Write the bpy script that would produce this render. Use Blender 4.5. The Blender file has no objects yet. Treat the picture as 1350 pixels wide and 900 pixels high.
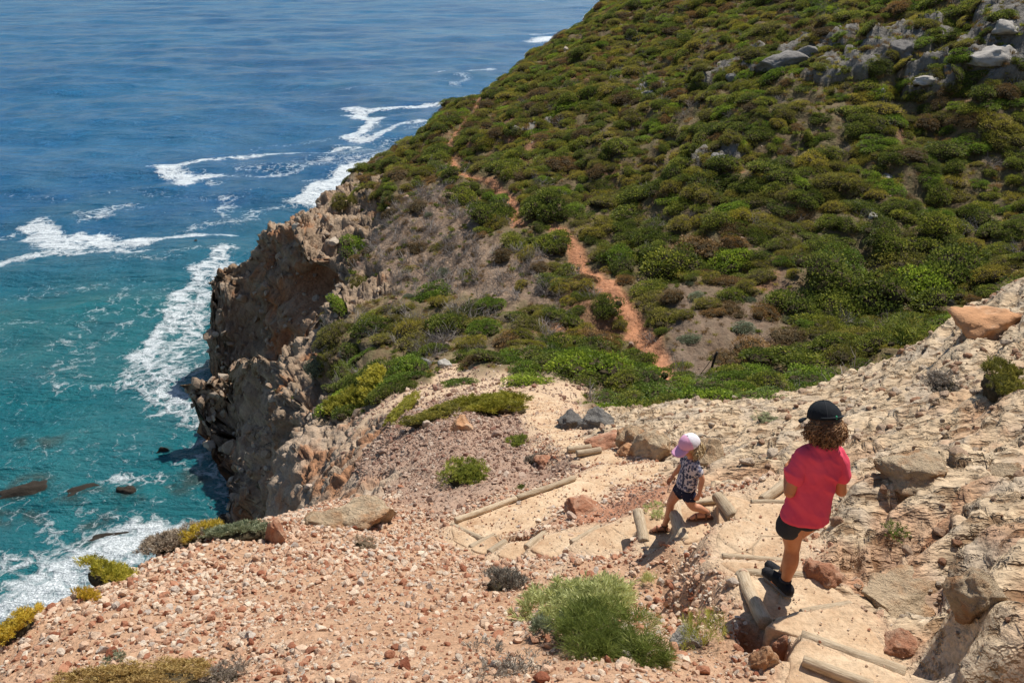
import bpy, bmesh, math, random, time
import numpy as np
from mathutils import Vector, Matrix, Euler
T0 = time.time()
def log(*a): print('[%.1fs]' % (time.time()-T0), *a, flush=True)
rnd = random.Random(7)
NR = np.random.RandomState(11)
scene = bpy.context.scene
COL = scene.collection

# ------------------------------------------------------------------ camera, sky, sun
H = 27.0                                   # eye height above the sea
F = 1050.0
PITCH = math.atan(495/1050.0)
SP, CP = math.sin(PITCH), math.cos(PITCH)
cam_d = bpy.data.cameras.new('camera'); cam = bpy.data.objects.new('camera', cam_d); COL.objects.link(cam)
cam.location = (0, 0, H); cam.rotation_euler = (math.pi/2-PITCH, 0, 0)
cam_d.sensor_width = 36; cam_d.lens = 36*F/1350; cam_d.clip_start = .05; cam_d.clip_end = 40000
scene.camera = cam
SUN_EL, SUN_AZ = math.radians(57), math.radians(42)      # azimuth clockwise from +Y
world = bpy.data.worlds.new('World'); scene.world = world; world.use_nodes = True
wn = world.node_tree.nodes; wl = world.node_tree.links
bg = wn['Background']; sky = wn.new('ShaderNodeTexSky'); sky.sky_type = 'NISHITA'; sky.sun_disc = False
sky.sun_elevation = SUN_EL; sky.sun_rotation = SUN_AZ; sky.air_density = 1.0; sky.dust_density = .5; sky.ozone_density = 1.5
wl.new(sky.outputs[0], bg.inputs[0]); bg.inputs[1].default_value = .085
sun_d = bpy.data.lights.new('sun', 'SUN'); sun = bpy.data.objects.new('sun', sun_d); COL.objects.link(sun)
sun_d.energy = 5.0; sun_d.angle = math.radians(.53); sun_d.color = (1, .95, .87)
sdir = Vector((math.sin(SUN_AZ)*math.cos(SUN_EL), math.cos(SUN_AZ)*math.cos(SUN_EL), math.sin(SUN_EL)))
sun.rotation_euler = sdir.to_track_quat('Z', 'Y').to_euler(); sun.location = (30, 30, 60)
scene.view_settings.view_transform = 'Standard'; scene.view_settings.look = 'None'
scene.view_settings.exposure = 0.1; scene.view_settings.gamma = 1
scene.cycles.max_bounces = 6; scene.cycles.transparent_max_bounces = 8
scene.cycles.diffuse_bounces = 3; scene.cycles.glossy_bounces = 2; scene.cycles.transmission_bounces = 3
scene.cycles.use_adaptive_sampling = True
scene.cycles.caustics_reflective = False; scene.cycles.caustics_refractive = False

# ------------------------------------------------------------------ helpers
def ray(u, v):
    a = (np.asarray(u, float)-675)/F; b = (450-np.asarray(v, float))/F
    return a, CP+b*SP, -SP+b*CP
def sl(v): _, dy, dz = ray(0, v); return -dz/dy
def PY(u, v, Y):                            # world point on the sight line at forward distance Y
    a, dy, dz = ray(u, v); return np.array((Y*a/dy, Y, H+Y*dz/dy))
def PZ(u, v, drop):                         # world point on the sight line at a given drop below the eye
    a, dy, dz = ray(u, v); t = drop/-dz; return np.array((a*t, dy*t, H-drop))
def project(p):
    p = np.asarray(p, float); x, y, z = p[..., 0], p[..., 1], p[..., 2]-H
    f = y*CP-z*SP; up = y*SP+z*CP; f = np.where(np.abs(f) < 1e-6, 1e-6, f)
    return 675+F*x/f, 450-F*up/f, f

_perm = NR.permutation(256); _perm = np.concatenate([_perm, _perm, _perm])
_g = NR.normal(size=(256, 3)); _g /= np.linalg.norm(_g, axis=1)[:, None]
def _h(i, j, k): return _perm[_perm[_perm[i & 255]+(j & 255)]+(k & 255)]
def perlin(p):
    p = np.asarray(p, float); i = np.floor(p).astype(np.int64); f = p-i; w = f*f*f*(f*(f*6-15)+10)
    out = 0
    for dx in (0, 1):
        wx = w[:, 0] if dx else 1-w[:, 0]
        for dy in (0, 1):
            wy = w[:, 1] if dy else 1-w[:, 1]
            for dz in (0, 1):
                wz = w[:, 2] if dz else 1-w[:, 2]
                g = _g[_h(i[:, 0]+dx, i[:, 1]+dy, i[:, 2]+dz)]
                out = out+wx*wy*wz*((f[:, 0]-dx)*g[:, 0]+(f[:, 1]-dy)*g[:, 1]+(f[:, 2]-dz)*g[:, 2])
    return out*1.6
def fbm(p, o=4, gain=.5, lac=2.03):
    a, s = 1.0, 0
    q = np.array(p, float)
    for k in range(o): s = s+a*perlin(q+17.3*k); a *= gain; q = q*lac
    return s
def ridged(p, o=4, gain=.5):
    a, s = 1.0, 0
    q = np.array(p, float)
    for k in range(o): s = s+a*(1-2*np.abs(perlin(q+9.1*k))); a *= gain; q = q*2.1
    return s
_r3 = NR.rand(256, 3)
def worley(p):
    p = np.asarray(p, float); i = np.floor(p).astype(np.int64); f = p-i
    d1 = np.full(len(p), 9.0); d2 = np.full(len(p), 9.0); idc = np.zeros(len(p), np.int64)
    for dx in (-1, 0, 1):
        for dy in (-1, 0, 1):
            for dz in (-1, 0, 1):
                h = _h(i[:, 0]+dx, i[:, 1]+dy, i[:, 2]+dz)
                c = _r3[h]
                d = (dx+c[:, 0]-f[:, 0])**2+(dy+c[:, 1]-f[:, 1])**2+(dz+c[:, 2]-f[:, 2])**2
                m = d < d1
                d2 = np.where(m, d1, np.minimum(d2, d)); idc = np.where(m, h, idc); d1 = np.where(m, d, d1)
    return np.sqrt(d1), np.sqrt(d2), idc
def facet(p, seed=0):
    """broken-rock relief: every cell carries its own tilted plane, with cracks between"""
    p = np.asarray(p, float)+seed*13.7; i = np.floor(p).astype(np.int64); f = p-i
    d1 = np.full(len(p), 9.0); d2 = np.full(len(p), 9.0); off_ = np.zeros((len(p), 3)); idc = np.zeros(len(p), np.int64)
    for dx in (-1, 0, 1):
        for dy in (-1, 0, 1):
            for dz in (-1, 0, 1):
                h = _h(i[:, 0]+dx, i[:, 1]+dy, i[:, 2]+dz); c = _r3[h]; v = f-np.array([dx, dy, dz])-c; d = (v**2).sum(1)
                m = d < d1; d2 = np.where(m, d1, np.minimum(d2, d)); d1 = np.where(m, d, d1); off_ = np.where(m[:, None], v, off_); idc = np.where(m, h, idc)
    e = np.sqrt(d2)-np.sqrt(d1); g = _g[(idc*7+3) % 256]
    return (off_*g).sum(1)+(_r3[idc, 1]-.5)*.5-.35*(1-sstep(0, .10, e)), idc
def sstep(a, b, x): t = np.clip((x-a)/(b-a), 0, 1); return t*t*(3-2*t)

def mesh_from(name, V, Fc, smooth=False, attrs=None, mats=(), mat_idx=None):
    """V (n,3), Fc (m,k) all the same k, or list of arrays"""
    me = bpy.data.meshes.new(name)
    V = np.asarray(V, np.float32); blocks = Fc if isinstance(Fc, list) else [Fc]
    blocks = [np.asarray(b, np.int32) for b in blocks if len(b)]
    me.vertices.add(len(V)); me.vertices.foreach_set('co', V.ravel())
    nl = sum(b.size for b in blocks); nf = sum(len(b) for b in blocks)
    me.loops.add(nl); me.loops.foreach_set('vertex_index', np.concatenate([b.ravel() for b in blocks]))
    me.polygons.add(nf)
    tot = np.concatenate([np.full(len(b), b.shape[1], np.int32) for b in blocks])
    st = np.concatenate([[0], np.cumsum(tot)[:-1]]).astype(np.int32)
    me.polygons.foreach_set('loop_start', st)
    me.polygons.foreach_set('use_smooth', np.full(nf, bool(smooth)))
    for m in mats: me.materials.append(m)
    if mat_idx is not None: me.polygons.foreach_set('material_index', np.asarray(mat_idx, np.int32))
    for k, a in (attrs or {}).items():
        a = np.asarray(a, np.float32)
        if a.ndim == 2:
            at = me.color_attributes.new(k, 'FLOAT_COLOR', 'POINT'); c = np.ones((len(a), 4), np.float32); c[:, :3] = a
            at.data.foreach_set('color', c.ravel())
        else:
            at = me.attributes.new(k, 'FLOAT', 'POINT'); at.data.foreach_set('value', a)
    me.update(calc_edges=True); me.validate()
    return me
def link(name, me, parent=None, loc=None, rot=None, scale=None, **props):
    o = bpy.data.objects.new(name, me); COL.objects.link(o)
    if parent is not None: o.parent = parent
    if loc is not None: o.location = loc
    if rot is not None: o.rotation_euler = rot
    if scale is not None: o.scale = scale if hasattr(scale, '__len__') else (scale,)*3
    for k, v in props.items(): o[k] = v
    return o
def structure(name, me, **k): return link(name, me, kind='structure', **k)
def thing(name, label, cat, me=None, loc=(0, 0, 0), rot=(0, 0, 0), scale=1, group=None, kind=None):
    o = link(name, me, loc=loc, rot=rot, scale=scale); o['label'] = label; o['category'] = cat
    if group: o['group'] = group
    if kind: o['kind'] = kind
    return o

# ------------------------------------------------------------------ materials
class N:
    """tiny node-building helper"""
    def __init__(s, name):
        s.m = bpy.data.materials.new(name); s.m.use_nodes = True; s.t = s.m.node_tree; s.n = s.t.nodes
        s.b = s.n['Principled BSDF']; s.out = s.n['Material Output']; s.b.inputs['Roughness'].default_value = .9
        s.b.inputs['Specular IOR Level'].default_value = .25
    def new(s, t, **k):
        n = s.n.new('ShaderNode'+t)
        for a, b in k.items(): setattr(n, a, b)
        return n
    def L(s, a, b): s.t.links.new(a, b)
    def val(s, x, sock):
        if isinstance(x, (int, float)): sock.default_value = x
        elif isinstance(x, (tuple, list)): sock.default_value = tuple(x)+((1,) if len(x) == 3 and len(sock.default_value) == 4 else ())
        elif x is not None: s.L(x, sock)
    def attr(s, name, out='Fac'): n = s.new('Attribute'); n.attribute_name = name; return n.outputs[out]
    def obj(s): return s.new('TexCoord').outputs['Object']
    def geo(s): return s.new('NewGeometry').outputs['Position']
    def rand(s): return s.new('ObjectInfo').outputs['Random']
    def noise(s, scale, detail=4, rough=.55, vec=None, dist=0, out='Fac'):
        n = s.new('TexNoise'); n.inputs['Scale'].default_value = scale; n.inputs['Detail'].default_value = detail
        n.inputs['Roughness'].default_value = rough; n.inputs['Distortion'].default_value = dist
        s.L(vec if vec is not None else s.obj(), n.inputs['Vector']); return n.outputs[out]
    def voro(s, scale, feature='F1', vec=None, out='Distance', rand=1):
        n = s.new('TexVoronoi'); n.feature = feature; n.inputs['Scale'].default_value = scale; n.inputs['Randomness'].default_value = rand
        s.L(vec if vec is not None else s.obj(), n.inputs['Vector']); return n.outputs[out]
    def ramp(s, fac, stops, interp='LINEAR'):
        n = s.new('ValToRGB'); n.color_ramp.interpolation = interp; e = n.color_ramp.elements
        while len(e) < len(stops): e.new(.5)
        for x, (p, c) in zip(e, stops):
            x.position = p; x.color = (c, c, c, 1) if isinstance(c, (int, float)) else tuple(c)+(1,)
        s.L(fac, n.inputs[0]); return n.outputs[0]
    def mix(s, fac, a, b, blend='MIX'):
        n = s.new('Mix'); n.data_type = 'RGBA'; n.blend_type = blend
        s.val(fac, n.inputs[0]); s.val(a, n.inputs[6]); s.val(b, n.inputs[7]); return n.outputs[2]
    def math(s, op, a, b=0, c=None, clamp=False):
        n = s.new('Math'); n.operation = op; n.use_clamp = clamp; s.val(a, n.inputs[0]); s.val(b, n.inputs[1])
        if c is not None: s.val(c, n.inputs[2])
        return n.outputs[0]
    def scale(s, vec, xyz):
        n = s.new('Mapping'); n.inputs['Scale'].default_value = xyz; s.L(vec, n.inputs['Vector']); return n.outputs[0]
    def bump(s, h, strength=.5, dist=.02, normal=None):
        n = s.new('Bump'); n.inputs['Strength'].default_value = strength; n.inputs['Distance'].default_value = dist
        s.L(h, n.inputs['Height'])
        if normal is not None: s.L(normal, n.inputs['Normal'])
        return n.outputs[0]
    def done(s, color=None, rough=None, normal=None, trans=None, spec=None):
        if color is not None: s.val(color, s.b.inputs['Base Color'])
        if rough is not None: s.val(rough, s.b.inputs['Roughness'])
        if spec is not None: s.b.inputs['Specular IOR Level'].default_value = spec
        if normal is not None: s.L(normal, s.b.inputs['Normal'])
        if trans:
            t = s.new('BsdfTranslucent'); s.val(color, t.inputs[0]); mx = s.new('MixShader'); mx.inputs[0].default_value = trans
            s.L(s.b.outputs[0], mx.inputs[1]); s.L(t.outputs[0], mx.inputs[2]); s.L(mx.outputs[0], s.out.inputs[0])
        return s.m

# ------------------------------------------------------------------ terrain control points
# (u, v, forward distance, class); classes: R limestone outcrop, C sea cliff, S near scree, M mauve scree, H green hillside,
# D dry grey brush, P sandy ground, E bare red earth
CT = [
 # hillside
 (825,0,120,'H'),(700,80,95,'H'),(590,150,80,'H'),(500,214,68,'H'),(1000,0,75,'H'),(1200,0,58,'H'),(1345,0,50,'H'),
 (850,100,66,'H'),(1100,100,50,'H'),(1340,110,44,'H'),(700,180,58,'H'),(640,125,78,'H'),(600,180,62,'H'),(950,200,44,'H'),(1130,200,42,'H'),(1340,200,40,'H'),
 (780,130,62,'H'),(690,275,44,'H'),(765,340,37,'H'),(830,410,31,'H'),(855,450,28,'H'),(820,270,43,'H'),(950,290,38,'H'),(810,450,28.5,'H'),(890,470,25.5,'D'),(1130,290,36,'H'),(1340,300,34,'H'),
 (960,360,33,'H'),(1100,380,31,'H'),(1250,380,30,'H'),(900,420,29,'D'),(1000,430,28,'D'),(1100,450,26,'H'),(560,230,56,'H'),(640,230,52,'H'),
 (860,490,24,'E'),(930,490,24,'D'),(1000,490,23.5,'H'),(1080,485,23,'H'),(900,508,22,'H'),(980,512,21.5,'H'),(820,515,20,'H'),
 # middle saddle
 (560,350,40,'D'),(620,300,43,'D'),(540,290,46,'D'),(480,340,44,'D'),(600,420,32,'H'),(700,430,29,'H'),(780,440,28.5,'H'),(560,460,28,'H'),(700,370,35,'D'),(640,370,36,'D'),
 (500,440,32,'H'),(440,440,33,'H'),(640,480,24.5,'H'),(740,490,23,'H'),(800,480,25,'H'),(620,505,21,'P'),(590,495,23,'P'),(560,520,20,'P'),(500,545,18.5,'P'),
 (540,500,23.5,'H'),(480,500,25,'H'),(700,512,19,'P'),(760,520,18.5,'P'),
 # cliff
 (420,274,62,'C'),(300,344,53,'C'),(258,378,50.8,'C'),(290,368,50,'C'),(330,374,48.8,'C'),(256,450,50.6,'C'),(380,330,48,'C'),(430,300,50,'C'),(460,380,38,'C'),(430,370,40.5,'C'),(395,372,45.6,'C'),(400,435,44.3,'C'),
 (330,442,48.5,'C'),(340,450,41,'C'),(300,460,42.5,'C'),(260,489,42,'C'),(400,455,35,'C'),(420,490,31,'C'),(350,490,36,'C'),(330,540,36.5,'C'),(296,540,40,'C'),(284,570,40.6,'C'),
 (400,540,27,'C'),(370,590,27,'C'),(440,560,21,'C'),(420,600,19,'C'),(380,630,19,'C'),(345,660,21,'C'),(330,600,30,'C'),
 # mid scree
 (480,580,16,'C'),(520,560,15.5,'M'),(560,560,14,'M'),(600,560,13.5,'M'),(640,560,14,'M'),(660,590,11.8,'M'),(600,600,11,'M'),(540,610,11.5,'M'),
 (500,600,13.2,'M'),(460,620,13.6,'C'),(420,640,15.5,'C'),(440,640,13,'C'),(480,640,10.5,'C'),(560,650,9,'M'),(600,660,8.2,'M'),(660,630,9.3,'M'),(700,610,10.5,'M'),(720,620,9.9,'M'),
 # near scree
 (480,668,8,'S'),(400,680,7.3,'S'),(330,690,6.9,'S'),(250,715,6.3,'S'),(190,745,5.7,'S'),(90,797,4.7,'S'),(0,842,4.0,'S'),(150,860,3.5,'S'),(0,890,3.5,'S'),
 (300,760,5.1,'S'),(450,860,3.15,'S'),(300,880,3.15,'S'),(480,740,5.6,'S'),(560,720,6.3,'S'),(560,800,4.2,'S'),(675,760,5.0,'S'),(675,895,2.65,'S'),(850,890,2.7,'S'),
 (760,780,4.5,'S'),(850,780,4.6,'S'),(900,740,5.1,'S'),(940,790,4.3,'S'),(930,840,3.5,'S'),(970,880,3.0,'S'),
 # right outcrop
 (1350,372,13,'R'),(1250,432,12.5,'R'),(1150,485,12.5,'R'),(1050,522,13,'R'),(900,534,13.5,'R'),(780,545,14.5,'R'),(1340,450,9.8,'R'),(1230,510,9.8,'R'),(1150,560,8.5,'R'),(1340,520,7.2,'R'),
 (1200,600,6.3,'R'),(1340,600,5.6,'R'),(1340,700,4.0,'R'),(1200,690,4.7,'R'),(1340,800,3.15,'R'),(1340,880,2.65,'R'),(1220,800,3.55,'R'),(1130,740,4.3,'R'),(1120,690,4.9,'R'),(1230,870,2.95,'R'),
 (1070,640,6.1,'R'),(1000,630,6.9,'R'),(940,640,6.9,'R'),(1000,580,8.7,'R'),(900,600,8.9,'R'),(860,580,10.2,'R'),(800,570,11.8,'R'),(812,558,12.6,'R'),(870,558,11.6,'R'),(940,560,10.2,'R'),
 (840,650,7.7,'E'),(800,680,6.8,'E'),(860,655,7.1,'E'),(870,745,5.0,'S'),
]
# treads and slabs of the footpath: (kind, polygon pixels, drop at plane, slope hint)
TR = [
 ('tread',[(1030,960),(1056,843),(1188,895),(1260,960)],3.12),
 ('tread',[(1010,826),(1062,810),(1122,800),(1168,862),(1190,891),(1120,866),(1058,838)],3.32),
 ('tread',[(980,764),(1078,766),(1120,797),(1062,808),(1010,823),(998,800)],3.5),
 ('tread',[(952,740),(1034,745),(1080,762),(980,758)],3.64),
 ('tread',[(953,733),(1036,740),(1048,712),(980,688),(958,695),(950,710)],3.79),
 ('tread',[(972,683),(982,684),(1042,708),(1056,668),(992,665),(976,670)],3.95),
 ('tread',[(992,661),(1032,661),(1050,642),(1030,634),(1006,648)],4.08),
 ('tread',[(950,694),(968,687),(988,664),(962,654),(948,658)],4.10),
 ('tread',[(903,716),(938,702),(950,690),(942,661),(916,663),(894,669)],4.22),
 ('tread',[(852,719),(898,717),(890,672),(846,678)],4.5),
 ('tread',[(792,698),(840,682),(848,718),(795,729),(757,718)],4.75),
 ('tread',[(753,717),(786,700),(724,706),(700,724),(735,735)],4.95),
 ('tread',[(694,723),(716,708),(674,718),(655,730),(680,737)],5.1),
 ('tread',[(645,730),(662,717),(650,707),(622,723)],5.27),
 ('tread',[(598,697),(635,713),(650,706),(622,723),(602,712)],5.42),
]
SL = [  # paved slabs: each vertex (u, v, drop)
 [(602,688,5.62),(680,659,5.74),(722,668,5.68),(700,690,5.5),(655,703,5.48),(636,711,5.5)],
 [(681,658,5.76),(756,632,5.95),(798,640,5.92),(772,664,5.76),(723,667,5.7)],
 [(757,631,5.97),(800,613,6.15),(826,615,6.12),(831,634,5.95),(800,640,5.92)],
 [(827,614,6.14),(868,611,6.1),(862,630,5.95),(832,634,5.95)],
 [(768,600,6.45),(800,596,6.45),(824,611,6.35),(800,611,6.4),(778,611,6.4)],
 [(748,592,6.8),(780,589,6.8),(798,594,6.75),(768,598,6.75)],
 [(735,583,7.15),(765,577,7.2),(780,587,7.1),(748,590,7.05)],
 [(722,572,7.55),(757,568,7.6),(765,576,7.5),(735,581,7.45)],
 [(705,562,7.95),(745,559,8.0),(757,567,7.9),(722,571,7.85)],
 [(690,549,8.5),(735,544,8.55),(745,558,8.4),(705,561,8.35)],
 [(650,527,9.5),(700,517,9.9),(742,530,9.4),(735,543,9.0),(690,548,9.0)],
]
for k, poly, d in TR:
    pts = [PZ(u, v, d+.02) for u, v in poly]
    c = np.mean(pts, axis=0); pr = project(c)
    CT.append((float(pr[0]), float(pr[1]), float(c[1]), 'P'))
for s in SL:
    c = np.mean([PZ(*q) for q in s], axis=0); pr = project(c); CT.append((float(pr[0]), float(pr[1]), float(c[1]), 'P'))
WT = [  # world points (x, y, drop, class): outside or hidden in the photograph
 (0,0,1.6,'S'),(0,-1.5,1.3,'S'),(3,0,1.3,'R'),(-3,0,2.2,'S'),(-3.5,2.5,3.8,'S'),(5,3,1.6,'R'),(8,6,2.0,'R'),(12,10,3.0,'R'),(2.6,1.6,2.0,'R'),(-1.2,1.4,2.4,'S'),(1,1.3,2.2,'S'),
 (11.5,16.5,9.2,'H'),(9,19,10.9,'H'),(16,21,9.6,'H'),(22,24,8.2,'H'),(6,18.5,10.8,'H'),(2.5,18,10.6,'H'),(17,15,5.5,'R'),(30,28,5,'H'),(40,40,0,'H'),(45,55,-3,'H'),(36,55,.0,'H'),(33,70,-1,'H'),(20,85,1,'H'),
 (15,125,3,'H'),(40,100,-5,'H'),(60,80,-8,'H'),(30,15,4,'H'),(25,140,8,'H'),(50,140,0,'H'),(15,160,12,'H'),
 # behind the headland skyline, falling to the sea
 (-4,100,19,'C'),(-12,85,24,'C'),(-18,72,25,'C'),(-24,62,27,'C'),(-27,56,30,'C'),(4,128,18,'C'),(12,160,20,'C'),(0,140,27,'C'),(-16,92,29,'C'),(5,170,29,'C'),(30,190,20,'C'),(20,215,29,'C'),
 # shoreline beneath the cliffs
 (-23.5,50,30,'C'),(-19.5,45,27.5,'C'),(-20.2,41.5,28,'C'),(-18.4,37.5,28,'C'),(-17.2,33,28,'C'),(-17.0,29,28.5,'C'),(-17,25,28,'C'),(-21,21,28,'C'),(-26,15,28,'C'),(-32,8,28,'C'),
 (-18.6,46.8,26.3,'C'),(-15,45,24.2,'C'),(-12.2,43.8,21.5,'C'),(-19,33,31,'C'),(-24,42,31.5,'C'),(-30,52,32,'C'),(-24,28,31,'C'),(-30,20,31,'C'),(-35,70,33,'C'),(-22,100,33,'C'),(-10,160,33,'C'),(-45,40,34,'C'),(-12,230,34,'C'),
 # roll-over behind the near edge
 (-5.2,6.5,7.5,'S'),(-5.6,9.5,11,'C'),(-6.3,13,14.5,'C'),(-7,17,17,'C'),(-9.5,22,22,'C'),(-11,27,25.5,'C'),(-8,8,12.5,'C'),(-11,13,18,'C'),(-14,19,24,'C'),(-7,4,9,'C'),(-12,7,17,'C'),(-18,12,24,'C'),(-4.3,10.5,9.4,'C'),
]
for u, v, Y, ex in ((300,344,53,5),(345,316,55,4.5),(420,274,62,4),(500,210,68,3.5),(590,150,80,3),(700,80,95,3),(268,385,50.6,6)):   # ground falls away behind the skyline
    s_ = float(sl(v)); Yb = Y*1.09; a_, dy_, _ = ray(u, v); WT.append((float(Yb*a_/dy_), Yb, s_*Yb+ex, 'C'))
CX, CY0 = 0.0, -3.0
def toq(x, y):
    x = np.asarray(x, float); y = np.asarray(y, float); r = np.hypot(x-CX, y-CY0)
    return np.stack([2.1*np.arctan2(x-CX, y-CY0), np.log(np.maximum(r, .2))], -1), r
pts = []; cls = []
for u, v, Y, c in CT: pts.append(PY(u, v, Y)); cls.append(c)
for x, y, d, c in WT: pts.append(np.array((x, y, H-d))); cls.append(c)
pts = np.array(pts); Q, R_ = toq(pts[:, 0], pts[:, 1]); W = (H-pts[:, 2])/(R_+1.5)
def ker(a, b):
    d2 = ((a[:, None, :]-b[None])**2).sum(-1); return .5*d2*np.log(d2+1e-12)
n = len(Q); A = np.zeros((n+3, n+3)); A[:n, :n] = ker(Q, Q)+np.eye(n)*2e-4
A[:n, n] = 1; A[:n, n+1:] = Q; A[n, :n] = 1; A[n+1:, :n] = Q.T
sol = np.linalg.solve(A, np.concatenate([W, [0, 0, 0]]))
def base_w(q):
    out = np.empty(len(q))
    for i in range(0, len(q), 20000):
        b = q[i:i+20000]; out[i:i+20000] = ker(b, Q)@sol[:n]+sol[n]+b@sol[n+1:]
    return out
NTH, NRR = 300, 520
TH = np.linspace(-math.radians(50), math.radians(50), NTH); LR = np.linspace(math.log(2.2), math.log(300), NRR)
tt, ll = np.meshgrid(TH, LR, indexing='ij')
lat = base_w(np.stack([2.1*tt.ravel(), ll.ravel()], -1)).reshape(NTH, NRR)
lat_z = H-lat*(np.exp(ll)+1.5)
lat_z = np.where(lat_z < -1.5, -1.5-3.5*(1-np.exp((lat_z+1.5)/4)), lat_z)
# class weights on the same lattice
CL = 'RCSMHDPE'; qq = np.stack([2.1*tt.ravel(), ll.ravel()], -1)
extra = []
for u, v, Y, c in [(1270,470,11,'H')]: pass
rr0 = np.exp(qq[:, 1]); X0 = rr0*np.sin(qq[:, 0]/2.1); Y0 = rr0*np.cos(qq[:, 0]/2.1)+CY0
warp = np.stack([fbm(np.stack([qq[:, 0]*7, qq[:, 1]*7, qq[:, 0]*0+k*5], -1), 4) for k in (0, 1)], -1)*.07
clw = np.zeros((len(qq), len(CL))); cid = np.array([CL.index(c) for c in cls])
for i in range(0, len(qq), 20000):
    d2 = (((qq+warp)[i:i+20000, None, :]-Q[None])**2).sum(-1); w = 1/(d2+2e-4)**3
    for k in range(len(CL)): clw[i:i+20000, k] = w[:, cid == k].sum(1)
clw /= clw.sum(1)[:, None]; clw = clw.reshape(NTH, NRR, len(CL))
def lattice(arr, x, y):
    q, r = toq(x, y); a = np.clip((q[..., 0]/2.1-TH[0])/(TH[1]-TH[0]), 0, NTH-1.001); b = np.clip((q[..., 1]-LR[0])/(LR[1]-LR[0]), 0, NRR-1.001)
    i = a.astype(int); j = b.astype(int); fa = a-i; fb = b-j
    if arr.ndim == 3: fa = fa[..., None]; fb = fb[..., None]
    return arr[i, j]*(1-fa)*(1-fb)+arr[i+1, j]*fa*(1-fb)+arr[i, j+1]*(1-fa)*fb+arr[i+1, j+1]*fa*fb
def zbase(x, y): return lattice(lat_z, x, y)
log('lattice')
TS = np.exp(np.linspace(math.log(2), math.log(260), 3000))
def hit(u, v):
    a, dy, dz = ray(u, v); x = a*TS; y = dy*TS; z = H+dz*TS; g = zbase(x, y)
    m = np.nonzero(z < np.maximum(g, 0))[0]
    k = m[0] if len(m) else len(TS)-1
    return np.array((x[k], y[k], max(g[k], 0)))

# ------------------------------------------------------------------ terrain mesh
NC, NRW = 980, 820
ths = np.linspace(TH[0], TH[-1], NC)
# rows follow arc length as seen from the path, so steep faces get as many cells as flat ones
fine = np.linspace(math.log(2.4), math.log(285), 2600)
rows = np.empty((NC, NRW))
cs = np.linspace(0, NC-1, 140).astype(int); rs = []
for c in cs:
    r = np.exp(fine); x = r*np.sin(ths[c]); y = r*np.cos(ths[c])+CY0; z = zbase(x, y)
    dd = np.sqrt(np.diff(r)**2*.5+np.diff(z)**2*1.6)/np.sqrt((r[1:])**2+(H-z[1:])**2)+np.diff(fine)*.10
    # less detail under the sea
    dd = np.where(z[1:] < -.8, dd*.15, dd)
    cum = np.concatenate([[0], np.cumsum(dd)]); rs.append(np.interp(np.linspace(0, cum[-1], NRW), cum, fine))
rs = np.array(rs)
kk = np.exp(-np.linspace(-2, 2, 9)**2); kk /= kk.sum()
rs = np.apply_along_axis(lambda a: np.convolve(np.pad(a, 4, mode='edge'), kk, 'valid'), 0, rs)
for j in range(NRW): rows[:, j] = np.interp(np.arange(NC), cs, rs[:, j])
r = np.exp(rows); X = r*np.sin(ths)[:, None]; Y = r*np.cos(ths)[:, None]+CY0
Z = zbase(X, Y)
cw = lattice(clw, X, Y)
def normals(X, Y, Z):
    P = np.stack([X, Y, Z], -1); du = np.gradient(P, axis=0); dv = np.gradient(P, axis=1)
    n = np.cross(du, dv); n /= np.linalg.norm(n, axis=-1)[..., None]+1e-12
    return np.where(n[..., 2:3] < 0, -n, n)
Nn = normals(X, Y, Z)
Pf = np.stack([X, Y, Z], -1).reshape(-1, 3); nf_ = Nn.reshape(-1, 3); cwf = cw.reshape(-1, len(CL))
dist = np.sqrt(Pf[:, 0]**2+Pf[:, 1]**2+(H-Pf[:, 2])**2)
steep = 1-nf_[:, 2]
C = {c: cwf[:, i].copy() for i, c in enumerate(CL)}
# steep, low ground is cliff
cl_add = sstep(.33, .5, steep)*sstep(12.5, 15, H-Pf[:, 2])*(1-C['C'])
for c in C: C[c] = C[c]*(1-cl_add)
C['C'] += cl_add
log('grid')
disp = np.zeros(len(Pf)); tint = {}
# --- cliff
m = C['C'] > .02; p = Pf[m]
big = fbm(p/5.5, 3)
d1, d2, id1 = worley(p/np.array([1.5, 1.5, 1.15])+.35*fbm(p/.8, 2)[:, None]); e1 = d2-d1
d3, d4, id3 = worley(p/.55+5)
lump = (1-d1)**1*.62+.22*sstep(0, .25, e1); small = (1-d3)*.2
crag = ridged(p/2.6, 3)*.3
fa, _i = facet((p+.25*fbm(p/.9, 2)[:, None])/np.array([1.7, 1.7, 1.3])); fb, _i = facet((p+.08*fbm(p/.3, 2)[:, None])/.6, 1)
cnear = np.clip((Pf[m, 1]-15)/15, .16, 1); disp[m] += C['C'][m]*cnear*(fa*.45+fb*.27+big*.7+lump*.85+small*1.1+crag*.6+.08*fbm(p/.25, 3)-1.55)
fc_, _i = facet(p/.75+3); disp[m] += C['C'][m]*(1-cnear)*(fc_*.20+fb*.12+.03*fbm(p/.2, 3))
cl_id = np.zeros(len(Pf), int); cl_id[m] = id1; cl_e = np.ones(len(Pf)); cl_e[m] = e1; cl_id3 = np.zeros(len(Pf), int); cl_id3[m] = id3
log('cliff')
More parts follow.
